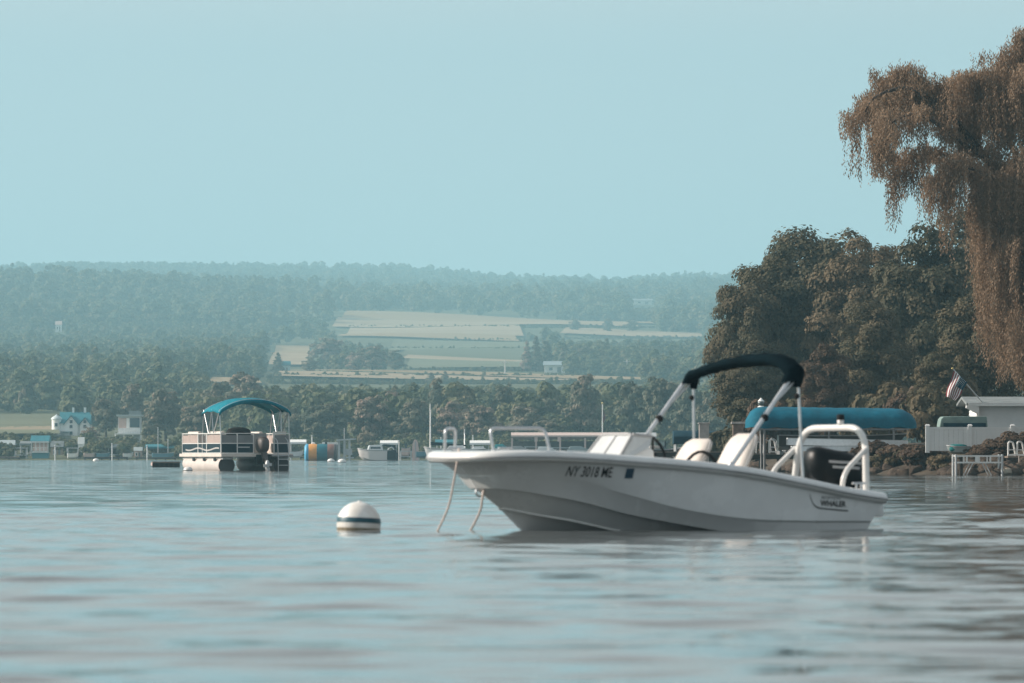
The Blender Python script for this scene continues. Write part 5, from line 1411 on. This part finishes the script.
far_shed(555, 361, 373, 21, at_ground(555, 373), WALLW, mat('blue_grey_roof', (.30, .36, .38), .7), 'white barn with blue grey roof among dark trees in the fields', 'barn', name='barn')
far_shed(690, 300, 305, 5, at_ground(690, 305), WALLW, ROOFGREY, 'tiny white house at the right end of the distant ridge', 'house', name='house')
for px, py, h, lab in ((627, 377, 3.6, 'utility pole right of the white barn'), (505, 378, 4.5, 'utility pole in the middle of the striped fields'), (227, 374, 3.2, 'utility pole up the hill above the teal canopy')):
    d = at_ground(px, py); t = thing('utility_pole', lab, 'pole', (X(px, d), d, float(far_h(X(px, d), d))), 0, 'utility poles on the hill')
    H_ = 17 * d / F; MB().tube([(0, 0, -.3), (0, 0, H_)], [.3, .22], 6).build('shaft', mat('pale_pole', (.55, .53, .5), .8), t); MB().box((0, 0, H_ * .9), (2.2, .2, .2)).build('cross_arm', mat('pale_pole', (.55, .53, .5), .8), t)

# striped inflatable water toy
def toy():
    D = 610.; k = D / F; x0 = X(304.5, D); r = 8.6 * k; z = r * .92
    t = thing('water_toy', 'fat striped inflatable water roller in blue, orange and teal on the far water', 'water toy', (x0, D, 0), 0)
    cols = [('toy_blue', (.08, .38, .60), 0, 4.2), ('toy_orange', (.80, .34, .06), 4.2, 12.5), ('toy_teal', (.005, .13, .17), 12.5, 23), ('toy_brown', (.24, .11, .08), 23, 29.5), ('toy_dark', (.06, .05, .05), 29.5, 32.5)]
    for nme, c, a, b in cols:
        G = []
        for i in range(7):
            u = a + (b - a) * i / 6; e = min(1, (u + .8) / 3.2, (33.6 - u) / 2.6); e = sqrt(max(0, 1 - (1 - e) ** 2)); bul = 1 + .04 * sin(pi * i / 6)
            G.append([(u * k, r * e * bul * cos(2 * pi * j / 20), z + r * e * bul * sin(2 * pi * j / 20)) for j in range(20)])
        m = MB().grid(G, close_v=True)
        if a == 0: m.add(G[0], [tuple(range(20))])
        if b > 32: m.add(G[-1], [tuple(range(20))])
        m.build('segment', mat(nme, c, .45, var=.12), t, smooth=50)
    for u in (8, 9.6): MB().ball((u * k, 0, z + r * 1.06), .14, 8, 6).build('air_valve', WALLW, t, smooth=60)
    MB().box((21.5 * k, 0, z + r * 1.08), (.22, .22, .3)).build('handle', RUBBER, t)
toy()
# grey lift gantry
def gantry():
    D = 640.; k = D / F; t = thing('lift_gantry', 'grey boat lift gantry with a slanted flat top right of the striped water toy', 'boat lift', (X(346, D), D, 0))
    for px in (339, 344.5, 349.5):
        for sy in (-.8, .8): MB().box(((px - 346) * k, sy, Zy(440, D) / 2 - .2), (.20, .2, Zy(440, D) + .3)).build('post', DULLALU, t)
    MB().box((0, 0, Zy(439.6, D)), (19 * k, 2.2, .16), ry=R(-4)).build('roof', DULLALU, t)
    MB().box((2 * k, 0, Zy(452, D)), (8 * k, 1.4, .7)).build('hoist_box', DULLALU, t)
    MB().box((0, 0, .3), (15 * k, 1.6, .14)).build('platform', DULLALU, t)
    MB().tube([(-1.5 * k, -.9, 0), (-1.5 * k, -.9, Zy(428, D))], .05, 6).build('mast', DULLALU, t)
gantry()
# white cabin motorboat
def cabin_boat():
    D = 615.; k = D / F; t = thing('cabin_boat', 'white cabin motorboat with dark stern on the far water left of the bow', 'motorboat', (X(377, D), D, 0), R(6))
    small_hull(t, 37 * k, 2.0, 1.15, mat('boat_white', (.78, .72, .68), .35), WHITE, -1, deck=True)
    MB().prism([(-10 * k, 1.05), (-8 * k, 1.65), (4.5 * k, 1.72), (6 * k, 1.05)], -.75, .75, 'y').build('cabin', WHITE, t, bevel=.05, smooth=40)
    MB().box((-2 * k, -.765, 1.38), (10 * k, .02, .22)).build('side_window', PANE, t)
    MB().prism([(6 * k, 1.60), (7 * k, 1.78), (17 * k, 1.70), (19.5 * k, 1.2), (17.5 * k, 1.35)], -.9, .9, 'y').build('stern_canopy', NAVY, t, bevel=.04)
    MB().box((14.2 * k, 0, .62), (9.5 * k, 2.06, 1.12)).build('dark_stern', NAVY, t, bevel=.1)
    m = MB(); m.tube(arc_pts((10 * k, -.92, 1.15), (15.5 * k, -.95, 1.9), (17 * k, -.92, .7), 9), .07, 6); m.build('grab_rail', WHITE, t, smooth=60)
    MB().box((19.8 * k, 0, .45), (.35, .4, .9)).build('outboard_motor', BLACK, t, bevel=.05)
cabin_boat()
def board():
    D = 650.; k = D / F; t = thing('paddle_board', 'pale pink board stood upright at the waterline right of the cabin boat', 'paddle board', (X(415.5, D), D, -.1))
    h = Zy(439.5, D) + .1; a = 3.0 * k
    m = MB(); m.prism([(-a, .0), (a, 0), (a * 1.05, h * .55), (a * .9, h * .82), (a * .45, h * .97), (0, h), (-a * .45, h * .97), (-a * .9, h * .82), (-a * 1.05, h * .55)], -.06, .06, 'y'); m.build('shell', mat('board_pink', (.62, .46, .42), .4, var=.1), t, bevel=.02)
    MB().box((0, -.07, h * .5), (a * .3, .02, h * .8)).build('stripe', mat('board_grey', (.40, .40, .40), .5), t); MB().box((0, .3, .25), (a * 2.6, .6, .3)).build('stand', DULLALU, t)
    D = 655; t = thing('small_boat', 'tiny pinkish boat on a lift between the cabin boat and the upright board', 'boat', (X(406, D), D, Zy(455, D))); small_hull(t, 9 * k, .9, .8, WALLP, WHITE); MB().box((0, 0, 1.0), (2 * k, .7, .5)).build('windscreen', PANE, t)
    hoist(406, 655, 1.3, 1.0, 'small lift frame under the tiny pinkish boat')
board()
def sailboat(px_m, top, pxl, pxr, base, D, label, boom):
    k = D / F; cx = X((pxl + pxr) / 2, D); t = thing('sailboat', label, 'sailboat', (cx, D, 0), R(3)); L = (pxr - pxl) * k; Hh = Zy(base, D)
    small_hull(t, L, L * .3, Hh, WHITE, WHITE, -1); mx = X(px_m, D) - cx
    MB().tube([(mx, 0, Hh * .6), (mx, 0, Zy(top, D))], [.085, .05], 8).build('mast', TUBEW, t, smooth=50)
    MB().prism([(-L * .15, Hh), (-L * .10, Hh * 1.25), (L * .12, Hh * 1.28), (L * .16, Hh)], -L * .08, L * .08, 'y').build('cabin', WHITE, t, bevel=.03)
    if boom:
        q = MB(); q.tube([(mx, 0, Zy(443.6, D)), (mx + L * .16, 0, Zy(444.2, D)), (mx + boom * k, 0, Zy(445.5, D))], [.15, .13, .06], 8); q.build('boom_cover', NAVY, t, smooth=50)
    for s in (-1, 1): MB().tube([(mx, 0, Zy(top + 3, D)), (mx, s * L * .14, Hh)], .008, 4).build('stay', ALU, t)
    return t
sailboat(430.3, 404, 425.5, 486, 449, 500., 'white sailboat with a tall mast and dark boom cover beyond the bow', 36)
sailboat(464.5, 429, 456, 500, 449.5, 560., 'second smaller masted white boat behind the bow rails', 0)
# teal covered boat and others behind the gunwale
def tarp_boat(px, wpx, pyt, pyb, d, m, label):
    k = d / F; t = thing('covered_boat', label, 'boat', (X(px, d), d, Zy(pyb, d))); L = wpx * k; h = Zy(pyt, d) - Zy(pyb, d)
    small_hull(t, L, L * .4, h * .5, WHITE, WHITE); c = MB(); c.prism([(-L * .46, h * .45), (-L * .36, h * .95), (L * .1, h), (L * .40, h * .6), (L * .46, h * .5)], -L * .17, L * .17, 'y'); c.build('cover', m, t, bevel=.04, smooth=40)
    MB().box((0, 0, -.25), (L * .7, L * .3, .1)).build('keel_board', DARKWOOD, t); return t
tarp_boat(501, 16, 444, 452.5, 600., mat('bright_teal_tarp', (.02, .30, .32), .6, var=.15), 'small boat under a bright teal tarp just above the gunwale of the bow')
hoist(501, 602, 2.0, 1.05, 'lift frame under the small teal tarped boat')
tarp_boat(519, 18, 446, 453, 620., GREYVINYL, 'grey covered boat right of the teal tarped one')
tarp_boat(546, 20, 446.5, 453, 640., WHITE, 'white covered boat under the middle of the long boathouse roof')
tarp_boat(578, 22, 446, 453, 640., mat('mixed_tarp', (.28, .33, .33), .6), 'pale boat under the right half of the long boathouse roof')
tarp_boat(596, 16, 447, 453, 630., BLACK, 'dark boat next to the console windscreen under the boathouse roof')
tarp_boat(624, 24, 446, 454, 660., NAVY, 'dark low boat behind the console windscreen')
hoist(535, 660, 2.4, 1.5, 'boat lift left of the white covered boat under the boathouse roof'); hoist(562, 665, 2.4, 1.4, 'boat lift between the white and the pale covered boat')
def long_roof():
    D = 668.; k = D / F; x0, x1 = X(511, D), X(628, D); L = x1 - x0; cx = (x0 + x1) / 2
    t = thing('boathouse', 'long open boathouse with a low pale pink roof beyond the bow rails', 'boathouse', (cx, D, 0))
    r = MB(); r.prism([(-1.6, Zy(437, D)), (-1.6, Zy(435.4, D)), (1.5, Zy(432.4, D)), (4.6, Zy(435.4, D)), (4.6, Zy(437, D))], -L / 2, L / 2, 'x'); r.build('roof', mat('pink_roof', (.60, .47, .42), .7, var=.1), t)
    MB().box((0, 4.4, Zy(446, D) / 2 + .6), (L, .15, 1.6)).build('rear_wall', mat('brown_boards', (.16, .12, .10), .9, var=.3), t)
    MB().box((0, -1.4, Zy(438.4, D)), (L, .12, .26)).build('beam', mat('brown_boards', (.16, .12, .10), .9), t)
    for px in (512, 536, 560, 585, 610, 627): MB().box((X(px, D) - cx, -1.4, Zy(438, D) / 2 - .3), (.22, .22, Zy(438, D) + .6)).build('post', WALLP, t)
    for px in (536, 559): MB().box((X(px, D) - cx, -1.52, Zy(439.3, D)), (3.2 * k, .08, .55)).build('hanging_panel', WALLP, t)
long_roof()
def flagpole():
    D = 690.; t = thing('flagpole', 'thin white flagpole with a limp dark red flag above the boathouse roof', 'flagpole', (X(602.5, D), D, 0)); z = Zy(404, D)
    MB().tube([(0, 0, 0), (0, 0, z)], [.09, .05], 8).build('pole', WALLW, t, smooth=50); MB().ball((0, 0, z + .08), .12, 8, 6).build('finial', mat('gilt', (.5, .38, .15), .3, .8), t, smooth=60)
    m = MB(); m.grid([[(.06 + .09 * sin(v * 5) + u * .22, .05 * sin(v * 9 + u * 5), Zy(411, D) - v * 1.2 - u * .3) for v in (0, .2, .4, .6, .8, 1)] for u in (0, .5, 1)]); m.build('limp_flag', mat('dark_red_cloth', (.18, .06, .07), .8), t, smooth=60, solid=.02)
flagpole()
# left shoreline clutter: lifts, docks and small boats
hoist(21, 690, 1.5, 1.4, 'grey boat lift between the teal shed and the small white boathouse'); hoist(26, 700, 1.3, 1.9, 'taller grey lift right against the small white boathouse', ROOFGREY)
hoist(73, 690, 1.4, 1.4, 'grey lift left of the tiny white hut')
hoist(96, 692, 1.9, 1.2, 'grey lift right of the tiny white hut', None); hoist(115, 690, 1.6, 1.5, 'lift with grey canopy below the left end of the pink balcony house', ROOFGREY)
hoist(161, 694, 3.4, 1.5, 'wide lift with teal canopy left of the pontoon boat', ROOFTEAL); hoist(150, 700, 1.5, 1.4, 'narrow grey lift left of the teal canopied lift')
for px, L, c, lab in ((90, 1.5, WALLP, 'tiny pinkish boat right of the tiny white hut'), (103, 1.6, mat('boat_blue', (.10, .24, .30), .4), 'tiny blue boat left of the grey canopied lift'), (128, 1.2, WHITE, 'tiny white boat below the pink balcony house'), (163, 2.6, mat('boat_blue', (.10, .24, .30), .4), 'blue boat under the wide teal lift canopy'), (73, 1.3, WALLW, 'tiny white boat left of the tiny white hut')):
    mini_boat(px, 688., L, .8, .55, R(8), c, WHITE, lab, .28, group='boats on lifts along the left shore')
dock(-12, 20, 686., 457, 'pale dock along the left edge of the far shore', 4, 1.2, WALLP)
dock(84, 128, 684., 457, 'low dock below the houses', 6, 1.0)
dock(136, 176, 684., 457.4, 'low dock left of the pontoon boat under the teal lift canopy', 5, 1.0)
dock(300, 345, 684., 457, 'low dock behind the striped water toy', 5, 1.0)
for px, py, lab in ((158, 428, 'thin pale mast standing by the teal lift canopy'), (168, 440, 'thin short mast just left of the pontoon boat')):
    D = 690.; t = thing('mast', lab, 'mast', (X(px, D), D, 0)); MB().tube([(0, 0, -.2), (0, 0, Zy(py, D))], .05, 6).build('pole', DULLALU, t); MB().ball((0, 0, Zy(py, D)), .08, 8, 6).build('cap', DULLALU, t)

# more of the moorings and lifts along the middle of the far waterline
BB = mat('boat_blue', (.10, .24, .30), .4)
for px, d, L, m, lab in ((296, 640., 1.6, WHITE, 'tiny white boat between the pontoon boat and the striped water toy'), (388, 655., 1.8, WALLW, 'small white boat behind the dark stern of the cabin boat'), (422, 640., 1.3, BB, 'tiny blue boat between the upright pink board and the sailboat'), (446, 650., 2.2, WHITE, 'white boat behind the boom of the tall masted sailboat'), (478, 650., 2.4, WALLP, 'pinkish boat seen between the two bow rails'), (611, 655., 2.0, WHITE, 'white boat left of the console windscreen below the flagpole'), (648, 420., 1.5, WHITE, 'white boat beyond the steering wheel of the near motorboat')):
    mini_boat(px, d, L, .9, .55, R(px % 20), m, WHITE, lab, .45 if d > 600 else .05, group='small boats moored along the far waterline')
for px, d, w_, h_, can, lab in ((298, 668., 1.8, 2.0, WALLW, 'white canopied lift between the pontoon boat and the striped water toy'), (330, 672., 1.7, 1.7, ROOFGREY, 'grey canopied lift behind the brown end of the striped water toy'), (389, 668., 1.9, 1.9, WALLW, 'white canopied lift behind the stern of the cabin boat'), (446, 668., 2.3, 2.0, ROOFTEAL, 'teal canopied lift right of the tall sailboat mast'), (480, 668., 2.2, 1.9, WALLW, 'white canopied lift seen between the two bow rails'), (646, 430., 1.4, 1.9, DULLALU, 'grey canopied lift left of the low dark boat')):
    hoist(px, d, w_, h_, lab, can)
for px, py, lab in ((312, 436, 'thin mast rising behind the orange band of the water toy'), (399, 441, 'thin post right of the cabin boat stern'), (441, 438, 'thin post between the sailboat mast and the bow rail'), (473, 436, 'thin mast seen through the left bow rail'), (55, 446, 'white post right of the small white boathouse'), (112, 444, 'white post below the left of the pink balcony house'), (147, 446, 'white post right of the tiny pinkish hut')):
    D = 676.; t = thing('mast', lab, 'mast', (X(px, D), D, 0)); MB().tube([(0, 0, -.4), (0, 0, Zy(py, D))], .07, 6).build('pole', WALLW, t); MB().ball((0, 0, Zy(py, D)), .10, 8, 6).build('cap', DULLALU, t)
